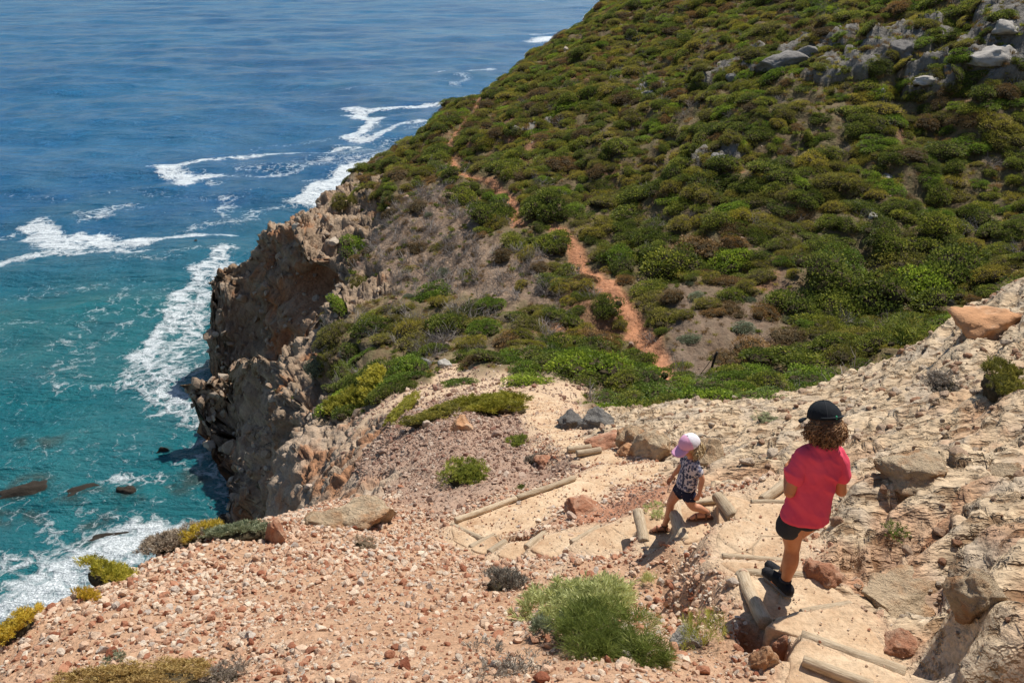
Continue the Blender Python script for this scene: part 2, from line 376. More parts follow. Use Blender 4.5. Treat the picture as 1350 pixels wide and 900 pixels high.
# --- outcrop
m = C['R'] > .02; p = Pf[m]
ax = np.array([.86, .42, .28]); ax /= np.linalg.norm(ax)          # strata run down to the left
al = p@ax; pe = p-al[:, None]*ax
ps = pe+al[:, None]*ax*.38
b1, b2, idr = worley(ps/1.05+.3*fbm(p/.7, 2)[:, None]); er = b2-b1
s1, s2, ids = worley(ps/.34+3)
nearf = np.clip(dist[m]/6, .55, 1.6)
bg_ = fbm(ps/2.3+7, 3)*.30*np.clip(dist[m]/8, .42, 1)
lumps = bg_+(.5-b1)*.13-.10*(1-sstep(0, .10, er))
rid = ridged(ps/.8, 4)*.075
pit = -np.clip(fbm(ps/.11, 3)-.25, 0, 1)*.075
lt = (p[:, 2]*1.0-p[:, 0]*.10+.16*fbm(ps/1.1+3, 4))/.42; lf = lt-np.floor(lt)
li = np.floor(lt).astype(int); la = .5+.5*np.sin(li*2.4+1.5*fbm(ps/2.0, 2))
saw = (1-(1-lf)**2.2)*(1-sstep(.86, 1.0, lf))
layer = (.21+.12*sstep(8, 5, dist[m]))*saw*la-.07+.02*np.sin(34*(p[:, 2]*.9-p[:, 1]*.2+.3*fbm(p/.7, 3)))
ledge_lo = np.zeros(len(Pf)); ledge_lo[m] = (1-sstep(.0, .30, lf))*sstep(.35, .7, la)+sstep(.9, 1, lf)*la
ra, _i = facet((ps+.12*fbm(p/.4, 2)[:, None])/.62, 2); rb, _i = facet((ps+.03*fbm(p/.12, 2)[:, None])/.19, 3)
nb_ = sstep(8.5, 5.5, dist[m]); bl_, _i = facet((ps+.2*fbm(p/.6, 2)[:, None])/1.15, 4); fk = 1-.58*sstep(5, 10, dist[m]); disp[m] += C['R'][m]*((ra*.12+nb_*(ra*.07+bl_*.16))*fk+rb*.036+lumps*fk+rid*.6*fk+pit+layer*fk)*np.clip(dist[m]/7, .6, 1.25)
r_e = np.ones(len(Pf)); r_e[m] = er; r_pit = np.zeros(len(Pf)); r_pit[m] = -pit
r_cav = np.zeros(len(Pf)); r_cav[m] = lumps-bg_*.4+rid
log('outcrop')
# --- scree, earth and hillside
m = (C['S']+C['M']+C['E']+C['P']+C['D']+C['H']) > .02; p = Pf[m]
f1 = fbm(p/.9, 4); f2 = fbm(p/.13, 3); f3 = fbm(p/4.0, 3)
sm = C['S'][m]; mm = C['M'][m]; em = C['E'][m]; pm = C['P'][m]; dm = C['D'][m]; hm = C['H'][m]
disp[m] += sm*(f1*.045+f2*.014)+mm*(f1*.09+f2*.025)+em*(f1*.10+f2*.025)+pm*(f1*.05+f2*.008)+dm*(f3*.3+f1*.12+f2*.04)+hm*(f3*.55+f1*.15)
mf = np.zeros(len(Pf)); mf[m] = f1
und = C['C']*sstep(12.5, 4.5, Pf[:, 2]+1.2*np.sin(Pf[:, 1]*.35)+.8*np.sin(Pf[:, 0]*.8))*sstep(.2, .4, steep)
hn_ = nf_[:, :2]/(np.linalg.norm(nf_[:, :2], axis=1)[:, None]+1e-6)
# fade displacement where it would pass the footpath; stamp treads and slabs flat
def poly_sd(px, py, poly):
    poly = np.asarray(poly); d = np.full(len(px), 1e9); inside = np.zeros(len(px), bool)
    for i in range(len(poly)):
        a = poly[i]; b = poly[(i+1) % len(poly)]; e = b-a; wx = px-a[0]; wy = py-a[1]
        t = np.clip((wx*e[0]+wy*e[1])/(e@e), 0, 1); d = np.minimum(d, np.hypot(wx-t*e[0], wy-t*e[1]))
        c = ((a[1] > py) != (b[1] > py)) & (px < (b[0]-a[0])*(py-a[1])/(b[1]-a[1]+1e-12)+a[0]); inside ^= c
    return np.where(inside, -d, d)
TREADS = []
for k, poly, d in TR:
    w3 = np.array([PZ(u, v, d) for u, v in poly]); TREADS.append((w3, np.array([0, 0, H-d])))
for s in SL:
    w3 = np.array([PZ(*q) for q in s]); M_ = np.c_[w3[:, :2], np.ones(len(w3))]; co = np.linalg.lstsq(M_, w3[:, 2], rcond=None)[0]; TREADS.append((w3, co))
def grow(w3, k=.035):
    c = w3.mean(0); o = w3.copy(); d = w3-c; o[:, :2] += d[:, :2]/np.linalg.norm(d[:, :2], axis=1)[:, None]*k; return o
TREADS = [(grow(a), b) for a, b in TREADS]
Pd = Pf+nf_*disp[:, None]
Pd[:, :2] -= hn_*(und*.35)[:, None]
near = Pd[:, 1] < 20
pathw = np.zeros(len(Pd))
idx = np.nonzero(near)[0]
zsum = np.zeros(len(idx)); wsum = np.zeros(len(idx)); mind = np.full(len(idx), 9.0)
for w3, co in TREADS:
    bb = (Pd[idx, 0] > w3[:, 0].min()-.6) & (Pd[idx, 0] < w3[:, 0].max()+.6) & (Pd[idx, 1] > w3[:, 1].min()-.6) & (Pd[idx, 1] < w3[:, 1].max()+.6)
    j = np.nonzero(bb)[0]
    if not len(j): continue
    sd = poly_sd(Pd[idx[j], 0], Pd[idx[j], 1], w3[:, :2]); zz = Pd[idx[j], 0]*co[0]+Pd[idx[j], 1]*co[1]+co[2]
    w = 1/(np.maximum(sd, 0)+.02)**3; zsum[j] += w*zz; wsum[j] += w; mind[j] = np.minimum(mind[j], sd)
ok = wsum > 0
wt = np.where(ok, 1-sstep(.03, .38, mind), 0); zt = np.where(ok, zsum/np.maximum(wsum, 1e-9), 0)-.008
Pd[idx, 2] = Pd[idx, 2]*(1-wt)+zt*wt
pathw[idx] = 1-sstep(.02, .14, mind+.08*fbm(Pd[idx]/.2, 3))
cv = hit(385, 392); ec = ((Pd[:, 0]-cv[0])/3.0)**2+((Pd[:, 1]-cv[1])/3.0)**2+((Pd[:, 2]-cv[2])/1.9)**2; cavew = (1-sstep(.2, 1.3, ec))*C['C']
Pd[:, 0] += cavew*1.9; Pd[:, 1] += cavew*2.4; Pd[:, 2] += cavew*.4
# hollows: the red pit beside the lower steps, the washed-out hole under the boy's step
def dent(u, v, drop, rx, ry, depth, red=0):
    global Pd
    c = PZ(u, v, drop); e = ((Pd[:, 0]-c[0])/rx)**2+((Pd[:, 1]-c[1])/ry)**2; w = 1-sstep(.35, 1.25, e+.25*fbm(Pd/.12, 2) if False else e)
    Pd[:, 2] -= w*depth; return w
redw = dent(679, 712, 5.25, .27, .16, .38)
redw = np.maximum(redw, dent(1004, 862, 3.42, .13, .28, .42)*.8)
dent(1000, 740, 3.75, .01, .01, 0)
# keep off-path near ground from hiding the path
GN0 = nf_
log('stamp')
# ------------------------------------------------------------------ dirt trail polyline (world, from sight lines to the ground)
TRAIL = [(872,497),(866,480),(862,466),(850,445),(838,425),(826,408),(812,392),(796,376),(780,358),(768,342),(757,322),(742,305),(712,300),(680,296),(676,284),(684,270),(672,252),(640,238),(612,236),(606,225),(596,205),(592,188),(602,172),(618,158),(628,140),(640,124),(648,112),(668,100),(690,84)]
trail = np.array([hit(u, v) for u, v in TRAIL])
def resample(P, step):
    P = np.asarray(P); s = np.concatenate([[0], np.cumsum(np.linalg.norm(np.diff(P, axis=0), axis=1))]); k = np.arange(0, s[-1], step)
    out = np.stack([np.interp(k, s, P[:, i]) for i in range(P.shape[1])], -1)
    for _ in range(3): out[1:-1] = (out[:-2]+out[1:-1]*2+out[2:])/4
    return out
trail = resample(trail[:, :2], .3)
def seg_dist(x, y, P, chunk=40000):
    out = np.empty(len(x)); A_ = P[:-1, :2]; B_ = P[1:, :2]; E = B_-A_; L2 = (E**2).sum(1)+1e-12
    for i in range(0, len(x), chunk):
        wx = x[i:i+chunk, None]-A_[None, :, 0]; wy = y[i:i+chunk, None]-A_[None, :, 1]
        t = np.clip((wx*E[:, 0]+wy*E[:, 1])/L2, 0, 1); out[i:i+chunk] = np.sqrt(((wx-t*E[:, 0])**2+(wy-t*E[:, 1])**2).min(1))
    return out
mt = np.nonzero((Pd[:, 1] > 18) & (np.abs(Pd[:, 0]) < 30) & (Pd[:, 1] < 110))[0]
td = np.full(len(Pd), 9.0); sub = trail[::3]
td[mt] = seg_dist(Pd[mt, 0], Pd[mt, 1], sub, 20000)
tw_half = np.interp(Pd[:, 1], [36, 44, 60], [.34, .22, .12]); Pd[:, 2] -= .12*(1-sstep(.2, .9, td))
trail_w = 1-sstep(tw_half*.8, tw_half*1.8, td+.22*mf)

# ------------------------------------------------------------------ ground colours (what the ground is made of)
nz = len(Pd); q = Pd
n1 = fbm(q/1.3, 4)*.5+.5; n2 = fbm(q/.35+7, 3)*.5+.5; n3 = fbm(q/6.0+3, 3)*.5+.5; n4 = fbm(q/.12+2, 2)*.5+.5
def L3(a, b, t): t = np.clip(t, 0, 1)[:, None]; return np.array(a)*(1-t)+np.array(b)*t
rk = _r3[cl_id % 256]; rk3 = _r3[cl_id3 % 256]
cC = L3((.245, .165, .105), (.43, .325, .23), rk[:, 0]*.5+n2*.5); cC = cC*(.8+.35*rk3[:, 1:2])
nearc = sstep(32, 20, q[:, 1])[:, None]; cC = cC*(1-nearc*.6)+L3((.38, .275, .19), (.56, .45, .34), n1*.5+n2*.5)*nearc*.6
rust = np.maximum(sstep(.60, .80, n1*.6+n3*.45), sstep(.08, .45, cavew)*.8)
cC = cC*(1-rust[:, None]*.75)+np.array((.36, .15, .06))*rust[:, None]*.75
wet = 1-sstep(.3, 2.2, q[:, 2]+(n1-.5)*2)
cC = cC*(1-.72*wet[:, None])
cR = L3((.50, .355, .215), (.67, .53, .365), n1*.6+n2*.5)
gry = sstep(.55, .72, fbm(q/.5+31, 4)*.5+.5); cR = cR*(1-.4*gry[:, None])+np.array((.42, .37, .31))*.4*gry[:, None]
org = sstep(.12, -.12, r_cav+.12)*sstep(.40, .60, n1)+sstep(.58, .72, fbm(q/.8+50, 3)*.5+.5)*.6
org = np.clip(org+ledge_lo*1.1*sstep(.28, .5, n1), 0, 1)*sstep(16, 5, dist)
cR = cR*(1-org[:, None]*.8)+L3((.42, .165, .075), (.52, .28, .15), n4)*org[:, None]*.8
cS = L3((.40, .225, .13), (.58, .385, .25), n1*.5+n4*.5)
cM = L3((.31, .19, .135), (.46, .325, .235), n2*.6+n1*.4)
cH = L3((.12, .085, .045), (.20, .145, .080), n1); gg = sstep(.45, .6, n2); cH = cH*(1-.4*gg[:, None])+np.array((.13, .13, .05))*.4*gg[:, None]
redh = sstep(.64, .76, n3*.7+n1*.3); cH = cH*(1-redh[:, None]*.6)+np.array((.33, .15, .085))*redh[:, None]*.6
gb = np.zeros(len(Pd))
for gu, gv, grr in ((1010,80,5),(1060,70,5),(960,95,3.5),(1120,85,4),(1190,60,4),(1320,70,4),(1335,30,4),(860,120,2),(700,170,2),(1230,100,2.5),(940,205,1.8)):
    gp = hit(gu, gv); gb = np.maximum(gb, np.exp(-(((Pd-gp)/np.array([grr, grr*.8, 2.5]))**2).sum(1)))
gb *= C['H']; gm = sstep(.50, .66, gb+.35*fbm(q/1.4+60, 4)*sstep(.05, .3, gb))
cH = cH*(1-gm[:, None])+L3((.13, .12, .105), (.25, .23, .20), n2*.7+n4*.3)*gm[:, None]
Pd = Pd+GN0*(gm*(.35*ridged(q/1.6, 4)+.15))[:, None]
cD = L3((.20, .13, .085), (.33, .245, .175), n2*.7+n1*.3)*(1-.3*sstep(-2, 6, q[:, 0]))[:, None]
cP = L3((.52, .36, .225), (.66, .495, .34), n1*.7+n4*.3)
cE = L3((.38, .17, .095), (.52, .27, .165), n1*.6+n4*.4)*np.where(q[:, 1] > 16, .72, 1)[:, None]
pr_ = sstep(.42, .60, fbm(q/.55+70, 4)*.5+.5)[:, None]; cP = np.where(q[:, 1:2] < 17, cP*(1-pr_*.75)+L3((.40, .215, .125), (.55, .35, .225), n4)*pr_*.75, cP)
cPath = L3((.50, .345, .21), (.66, .495, .34), n1*.7+n4*.3)
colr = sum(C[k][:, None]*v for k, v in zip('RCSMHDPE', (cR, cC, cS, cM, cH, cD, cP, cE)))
colr = colr*(1-pathw[:, None])+cPath*pathw[:, None]
tw = (trail_w*.9)[:, None]; colr = colr*(1-tw)+L3((.42, .175, .085), (.54, .27, .15), n4)*tw
colr = colr*(1-redw[:, None]*.85)+np.array((.42, .15, .06))*redw[:, None]*.85
log('colours')

def ground_mat(name, bs, bd, fine_scale, pits=False):
    g = N(name); o = g.obj(); c = g.attr('tint', 'Color')
    if pits:
        mp = g.new('Mapping'); mp.inputs['Rotation'].default_value = (0, -.25, -.5); mp.inputs['Scale'].default_value = (.34, 1, 1.2); g.L(o, mp.inputs['Vector']); o = mp.outputs[0]
    n_ = g.noise(fine_scale, 6, .65, o); n2_ = g.noise(fine_scale*5, 3, .6, o)
    f = g.ramp(n_, [(.3, .70), (.5, 1.0), (.72, 1.25)]); f2 = g.ramp(n2_, [(.3, .82), (.7, 1.15)])
    c = g.mix(1, c, f, 'MULTIPLY'); c = g.mix(1, c, f2, 'MULTIPLY')
    v = g.voro(fine_scale*1.7, vec=o)
    h = g.math('ADD', g.math('MULTIPLY', n_, 1.0), g.math('MULTIPLY', v, -.5)); h = g.math('ADD', h, g.math('MULTIPLY', n2_, .35))
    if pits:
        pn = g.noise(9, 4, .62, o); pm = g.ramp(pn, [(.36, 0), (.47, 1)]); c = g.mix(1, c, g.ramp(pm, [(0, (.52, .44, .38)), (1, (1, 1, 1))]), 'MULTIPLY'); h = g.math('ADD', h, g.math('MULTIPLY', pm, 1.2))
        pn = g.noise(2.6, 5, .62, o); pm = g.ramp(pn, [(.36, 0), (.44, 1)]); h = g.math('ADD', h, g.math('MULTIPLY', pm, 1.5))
    return g.done(c, .95, g.bump(h, bs, bd), spec=.15)
mats_g = {'hillside': ground_mat('hillside_soil', .8, .10, 3.5), 'sea_cliff': ground_mat('cliff_rock', .9, .14, 2.6),
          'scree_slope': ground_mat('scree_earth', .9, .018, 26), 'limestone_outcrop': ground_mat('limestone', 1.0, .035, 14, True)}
reg = np.argmax(np.stack([C['H']+C['D']+C['E']*(Pf[:, 1] > 14), C['C'], C['S']+C['M']+C['P']+C['E']*(Pf[:, 1] <= 14), C['R']], 0), 0).reshape(NC, NRW)
names = ['hillside', 'sea_cliff', 'scree_slope', 'limestone_outcrop']
ii, jj = np.meshgrid(np.arange(NC-1), np.arange(NRW-1), indexing='ij')
quads = np.stack([ii*NRW+jj, (ii+1)*NRW+jj, (ii+1)*NRW+jj+1, ii*NRW+jj+1], -1).reshape(-1, 4)
qreg = reg[:-1, :-1].ravel(); qz = Pd[quads[:, 0], 2]
quads = quads[qz > -3.5]; qreg = qreg[qz > -3.5]
GN3 = normals(Pd[:, 0].reshape(NC, NRW), Pd[:, 1].reshape(NC, NRW), Pd[:, 2].reshape(NC, NRW)).reshape(-1, 3)
ground_objs = {}
for k, nm in enumerate(names):
    f = quads[qreg == k]; used = np.unique(f); remap = np.zeros(len(Pd), np.int64); remap[used] = np.arange(len(used))
    me = mesh_from(nm, Pd[used], remap[f], True, {'tint': colr[used]}, [mats_g[nm]])
    ground_objs[nm] = structure(nm, me)
log('ground meshes', len(quads))
# cell table used to strew stones and plants
qc = Pd[quads].mean(1); e_a = Pd[quads[:, 1]]-Pd[quads[:, 0]]; e_b = Pd[quads[:, 3]]-Pd[quads[:, 0]]
q_area = np.linalg.norm(np.cross(e_a, e_b), axis=1); q_u, q_v, q_f = project(qc)
q_vis = (q_u > -60) & (q_u < 1410) & (q_v > -60) & (q_v < 960) & (q_f > 1)
def pick(weight, count, seed, inview=True):
    w = weight[quads[:, 0]]*q_area*(q_vis if inview else 1); w = np.maximum(w, 0); R = np.random.RandomState(seed)
    c = np.searchsorted(np.cumsum(w), R.rand(count)*w.sum()); c = np.minimum(c, len(quads)-1); a = R.rand(count)[:, None]; b = R.rand(count)[:, None]
    return Pd[quads[c, 0]]+e_a[c]*a+e_b[c]*b, GN3[quads[c, 0]], quads[c, 0]
# surface height look-up from the finished ground
dg = bpy.context.evaluated_depsgraph_get(); dg.update()
def ground_at(x, y, top=60):
    best = None
    for o in ground_objs.values():
        ok_, loc, nor, _ = o.ray_cast(Vector((x, y, H+top)), Vector((0, 0, -1)))
        if ok_ and (best is None or loc.z > best[0].z): best = (loc, nor)
    return best if best else (Vector((x, y, float(zbase(x, y)))), Vector((0, 0, 1)))
def see(u, v):
    a, dy, dz = ray(u, v); d = Vector((float(a), float(dy), float(dz))).normalized(); best = None; o0 = Vector((0, 0, H))
    for o in ground_objs.values():
        ok_, loc, nor, _ = o.ray_cast(o0+d*1.2, d)
        if ok_ and (best is None or (loc-o0).length < (best[0]-o0).length): best = (loc, nor)
    if best is None:
        p = hit(u, v); best = (Vector(p), Vector((0, 0, 1)))
    return best
#@@SEA
# ------------------------------------------------------------------ sea
def FP(u, v): p = PZ(u, v, H); return p[:2]
NS, NSR = 420, 760
th = np.linspace(-math.radians(50), math.radians(50), NS); lr = np.concatenate([np.linspace(math.log(16), math.log(3000), 700), np.linspace(math.log(3000), math.log(20000), 61)[1:]])
sx = np.exp(lr)[None]*np.sin(th)[:, None]; sy = np.exp(lr)[None]*np.cos(th)[:, None]-3
S = np.stack([sx.ravel(), sy.ravel()], -1); sr = np.hypot(S[:, 0], S[:, 1])
gz = np.where(sr < 280, zbase(S[:, 0], S[:, 1]), -5)
s3 = np.c_[S, np.zeros(len(S))]
wv = np.zeros(len(S)); sp_ = np.maximum(.0075*sr, .3)
for lam, amp in ((60, 1.0), (26, .75), (11, .48), (4.5, .2)):
    wv += amp*np.clip((lam/sp_-2)/4, 0, 1)*fbm(s3/np.array([lam*1.15, lam*.62, 1])+lam, 2)*np.clip(.35+sr/150, 0, 1)
foam_lines = [
 ([(0,250),(80,262),(160,250)],4,.34),([(330,190),(420,180),(500,168)],4,.36),([(0,395),(80,380),(160,372)],8,.34),([(150,345),(230,340),(290,330)],6,.4),([(60,505),(120,520),(190,520)],10,.34),([(0,660),(60,700),(120,745)],14,.42),([(430,120),(520,112),(590,104)],3,.34),([(200,410),(150,440),(110,470),(70,520)],8,.40),
 ([(0,520),(80,500),(170,470)],14,.28),([(20,610),(90,590),(180,610)],14,.30),([(0,560),(60,600),(130,640)],10,.28),([(250,300),(330,280),(400,262)],7,.5),([(330,222),(420,215),(520,185)],10,.45),([(540,170),(600,150)],6,.4),
 ([(180,250),(260,260),(350,250)],5,.3),([(60,225),(150,240)],4,.25),([(230,480),(250,430),(270,380),(300,345)],8,.7),([(205,500),(235,540),(262,560)],12,.7),([(270,560),(285,620),(300,670)],14,.5),([(100,420),(180,400),(230,380)],9,.35),  # (pixels, half width px, strength)
 ([(222,220),(236,232),(252,240),(285,232)],7,1),([(228,217),(262,214),(330,206),(370,201),(425,197),(470,192)],3.2,.9),([(290,233),(340,232),(400,222),(440,212)],3.5,.55),
 ([(52,298),(62,312),(72,324),(95,322)],8,1),([(85,318),(108,308),(135,318),(160,322),(196,320)],6,1),([(-10,352),(40,338),(90,332),(150,332),(190,336)],4.5,.75),([(200,318),(255,311),(320,307)],3,.85),([(-10,312),(40,300)],4,.5),
 ([(466,144),(470,152),(492,160),(478,172),(462,178),(490,180)],4.5,.95),([(468,147),(520,143),(560,141),(600,137)],3,.9),([(498,178),(520,166),(552,160),(575,160)],2.5,.8),([(440,190),(500,180)],3,.5),
 ([(408,262),(425,250),(455,232),(498,212),(530,196)],7,1),([(420,240),(470,214),(520,196)],8,.5),
 ([(302,330),(280,345),(262,370),(240,392),(222,430),(200,455),(190,480),(205,510),(228,530),(226,548)],7,.82),([(250,390),(262,440),(262,500),(258,540),(270,600)],9,.5),([(228,455),(215,500),(245,525)],7,.6),
 ([(122,284),(150,276),(176,270)],7,.6),([(302,258),(298,272),(290,284)],5,.55),([(160,275),(215,265)],2.5,.4),
 ([(30,800),(60,775),(95,752),(130,742),(170,732),(195,712)],14,.95),([(60,790),(100,800)],26,.75),([(140,700),(165,730),(100,720),(60,740)],16,.5),([(180,725),(120,760),(90,800)],16,.8),
 ([(712,54),(735,48),(745,44)],5,1),([(580,98),(610,93),(650,91)],3,.7),([(600,112),(618,104),(600,100)],3,.5),([(700,45),(740,42)],3,.5),
 ([(-10,440),(20,432),(40,440)],10,.4),([(-10,475),(25,462)],10,.35),([(60,470),(90,455),(115,430),(150,405),(172,380)],6,.4),([(20,500),(60,480)],12,.3),([(150,636),(180,640),(208,634)],6,.6),
 ([(90,560),(150,640),(60,680),(110,610),(200,600)],40,.22),([(120,690),(190,640),(215,560)],22,.3),([(0,560),(60,540),(140,500)],30,.22),
 ([(100,680),(130,690),(140,720)],10,.45),([(240,520),(240,600),(270,640),(300,680)],26,.30),([(20,655),(70,642)],6,.3),([(100,662),(150,648)],7,.35),
 ([(200,290),(300,300),(400,270)],20,.2),([(640,60),(700,30)],8,.2),
]
foam = np.zeros(len(S)); cand = sr < 420
ci = np.nonzero(cand)[0]; su, sv, _ = project(s3)
for px, hw, st in foam_lines:
    P_ = resample(np.array([FP(u, v) for u, v in px]), .8)
    c0 = np.mean(px, axis=0); vv = max(c0[1], 20)
    # half width across the view, in metres at that distance
    pr = FP(*c0); t = np.sqrt(pr[0]**2+pr[1]**2+H*H); wm = hw*t/F*2.3
    box = (S[ci, 0] > P_[:, 0].min()-3*wm) & (S[ci, 0] < P_[:, 0].max()+3*wm) & (S[ci, 1] > P_[:, 1].min()-3*wm) & (S[ci, 1] < P_[:, 1].max()+3*wm)
    k = ci[box]
    if not len(k): continue
    wo = min(wm*1.3, 3.2); d = seg_dist(S[k, 0]+wo*fbm(s3[k]/(wm*2.5+1), 3), S[k, 1]+wo*fbm(s3[k]/(wm*2.5+1)+9, 3), P_, 20000)
    foam[k] = np.maximum(foam[k], st*(.92-.92*sstep(.1, 2.3, d/wm)))
shore = sstep(-2.2, -.2, gz)*(sr < 250); foam = np.maximum(foam, shore*.42*(.6+.6*fbm(s3/5, 2)))
# depth tint: shallow sandy cove turquoise, open sea deep blue
near_c = np.exp(-((S[:, 0]+34)**2/44**2+(S[:, 1]-42)**2/38**2))
shallow = np.clip(near_c*1.25+.18*fbm(s3/18, 3), 0, 1)
reef = np.zeros(len(S))
REEF = [(36,655,30,13),(106,657,34,9),(166,655,16,8),(175,668,16,8),(215,602,12,5),(150,715,36,14),(60,585,28,8),(130,695,22,8),(20,690,40,10),(245,640,30,12)]
for u, v, a_, b_ in REEF:
    c = FP(u, v); t = np.sqrt(c[0]**2+c[1]**2+H*H); ra = a_*t/F; rb = b_*t/F/ (H/t)
    e = ((S[:, 0]-c[0])/ra)**2+((S[:, 1]-c[1])/rb)**2+1.1*fbm(s3/2.2, 3); reef = np.maximum(reef, 1-sstep(.2, 2.0, e))
reef *= sstep(-.35, .35, fbm(s3/np.array([1.6, .9, 1])+40, 4))
ii, jj = np.meshgrid(np.arange(NS-1), np.arange(NSR-1), indexing='ij')
sq = np.stack([ii*NSR+jj, (ii+1)*NSR+jj, (ii+1)*NSR+jj+1, ii*NSR+jj+1], -1).reshape(-1, 4)
w = N('sea_water'); pos = w.geo()
fo = w.attr('foam'); sh = w.attr('shallow'); rf = w.attr('reef')
deep = w.mix(w.ramp(w.noise(.018, 3, vec=pos), [(.35, 0), (.65, 1)]), (.006, .088, .225), (.012, .140, .300))
colw = w.mix(w.ramp(sh, [(.05, 0), (.45, .55), (.9, 1)]), deep, (.006, .135, .155))
colw = w.mix(w.math('MULTIPLY', w.ramp(w.noise(.16, 4, vec=w.scale(pos, (1, 1.6, 1))), [(.35, 0), (.7, 1)]), .35), colw, (.008, .08, .12))
colw = w.mix(w.math('MULTIPLY', rf, .75), colw, (.035, .045, .035))
def thr(f, a, lo, hi):                       # foam appears where the texture passes a level set by the mask
    x = w.math('SUBTRACT', w.math('ADD', f, a), 1.0); n_ = w.new('MapRange'); n_.inputs[1].default_value = lo; n_.inputs[2].default_value = hi; w.L(x, n_.inputs[0]); n_.clamp = True; return n_.outputs[0]
dn = w.new('TexNoise'); dn.inputs['Scale'].default_value = .9; dn.inputs['Detail'].default_value = 4; w.L(pos, dn.inputs['Vector'])
wp = w.new('VectorMath'); wp.operation = 'MULTIPLY_ADD'; w.L(dn.outputs['Color'], wp.inputs[0]); wp.inputs[1].default_value = (1.6, 1.6, 0); w.L(pos, wp.inputs[2])
cell = w.voro(.9, 'DISTANCE_TO_EDGE', wp.outputs[0]); cell = w.ramp(cell, [(0, 1), (.07, .75), (.28, .15), (.5, 0)])
cell2 = w.voro(2.6, 'DISTANCE_TO_EDGE', wp.outputs[0]); cell2 = w.ramp(cell2, [(0, 1), (.12, .5), (.35, 0)])
fn = w.noise(1.1, 8, .72, wp.outputs[0])
tex = w.math('ADD', w.math('MULTIPLY', fn, .80), w.math('ADD', w.math('MULTIPLY', cell, .28), w.math('MULTIPLY', cell2, .16)))
fm = thr(tex, w.math('MULTIPLY', w.math('POWER', fo, .72), .90), .12, .40)
fine_ = w.noise(9, 5, .7, pos); fm = w.math('MULTIPLY', fm, w.ramp(fine_, [(.3, .55), (.55, 1)]))
colf = w.mix(fm, colw, (.80, .86, .88))
# wave relief
def warp2(s): return w.scale(pos, s)
h1 = w.noise(.55, 6, .6, warp2((.7, 1.6, 1))); h2 = w.noise(2.6, 5, .6, warp2((.8, 1.4, 1))); h3 = w.noise(.12, 3, .5, warp2((.8, 1.8, 1))); h4 = w.noise(.03, 4, .6, warp2((.6, 2.2, 1)))
hh = w.math('ADD', w.math('MULTIPLY', h1, .85), w.math('ADD', w.math('MULTIPLY', h2, .22), w.math('MULTIPLY', h3, .9)))
hh = w.math('ADD', hh, w.math('ADD', w.math('MULTIPLY', fm, .12), w.math('MULTIPLY', h4, 3.5)))
nb = w.bump(hh, 1.0, 1.15)
rgh = w.mix(fm, (.18, .18, .18), (.8, .8, .8))
w.b.inputs['IOR'].default_value = 1.33
sea_m = w.done(colf, rgh, nb, spec=.5)
structure('sea', mesh_from('sea', np.c_[S, wv], sq, True, {'foam': foam, 'shallow': shallow, 'reef': reef}, [sea_m]))
log('sea')

# ------------------------------------------------------------------ rocks
_ico = {}
def ico(sub):
    if sub not in _ico:
        bm = bmesh.new(); bmesh.ops.create_icosphere(bm, subdivisions=sub, radius=1); V = np.array([v.co[:] for v in bm.verts]); Fc = np.array([[v.index for v in f.verts] for f in bm.faces]); bm.free(); _ico[sub] = (V, Fc)
    return _ico[sub]
def rock_geo(seed, sub=2, cuts=9, rough=.06, sx=(1, .8, .65), nsc=1.6, cd=(.55, .85)):
    R = np.random.RandomState(seed); V, Fc = ico(sub); V = V.copy()
    for _ in range(cuts):
        nrm = R.normal(size=3); nrm /= np.linalg.norm(nrm); d = R.uniform(*cd); e = np.maximum(0, V@nrm-d); V -= e[:, None]*nrm
    V += V*(fbm(V*nsc+R.rand(3)*50, 4)*rough*2.2)[:, None]
    return V*np.array(sx)*R.uniform(.85, 1.15, 3), Fc
def rock_mat(name, stops, sc=6, bs=.8, bd=.03, patch=None):
    g = N(name); o = g.obj(); c = g.ramp(g.rand(), stops); n_ = g.noise(sc, 7, .68, o)
    c = g.mix(1, c, g.ramp(n_, [(.28, .62), (.5, 1), (.7, 1.22)]), 'MULTIPLY')
    if patch: c = g.mix(g.ramp(g.noise(sc*.35, 4, .6, o), [(.48, 0), (.62, .85)]), c, patch)
    h = g.math('ADD', n_, g.math('MULTIPLY', g.noise(sc*5, 4, .65, o), .35)); return g.done(c, .93, g.bump(h, bs, bd), spec=.15)
m_stone = rock_mat('scree_stone', [(0, (.28, .10, .055)), (.12, (.46, .215, .125)), (.32, (.58, .36, .235)), (.6, (.68, .49, .345)), (.85, (.76, .62, .47)), (1, (.50, .42, .35))], 3, .5, .05)
m_stone2 = rock_mat('mauve_stone', [(0, (.24, .12, .085)), (.3, (.36, .235, .17)), (.75, (.46, .33, .25)), (1, (.58, .47, .37))], 3, .5, .05)
m_pale = rock_mat('pale_boulder', [(0, (.54, .395, .25)), (1, (.66, .52, .35))], 2.6, 1, .10, (.48, .26, .13))
m_rubble = rock_mat('rubble', [(0, (.40, .21, .125)), (.4, (.50, .34, .23)), (1, (.64, .52, .39))], 3, .8, .06)
m_cliffr = rock_mat('cliff_boulder', [(0, (.30, .22, .155)), (.5, (.40, .315, .235)), (1, (.50, .42, .33))], 2.0, 1, .09, (.33, .19, .11))
m_grey = rock_mat('grey_rock', [(0, (.20, .185, .17)), (1, (.28, .265, .24))], 2.4, 1, .14)
m_white = rock_mat('white_stone', [(0, (.40, .37, .33)), (1, (.48, .44, .39))], 2.4, 1, .05)
m_orange = rock_mat('orange_rock', [(0, (.50, .26, .13)), (1, (.54, .30, .16))], 2.2, .8, .07, (.62, .46, .32))
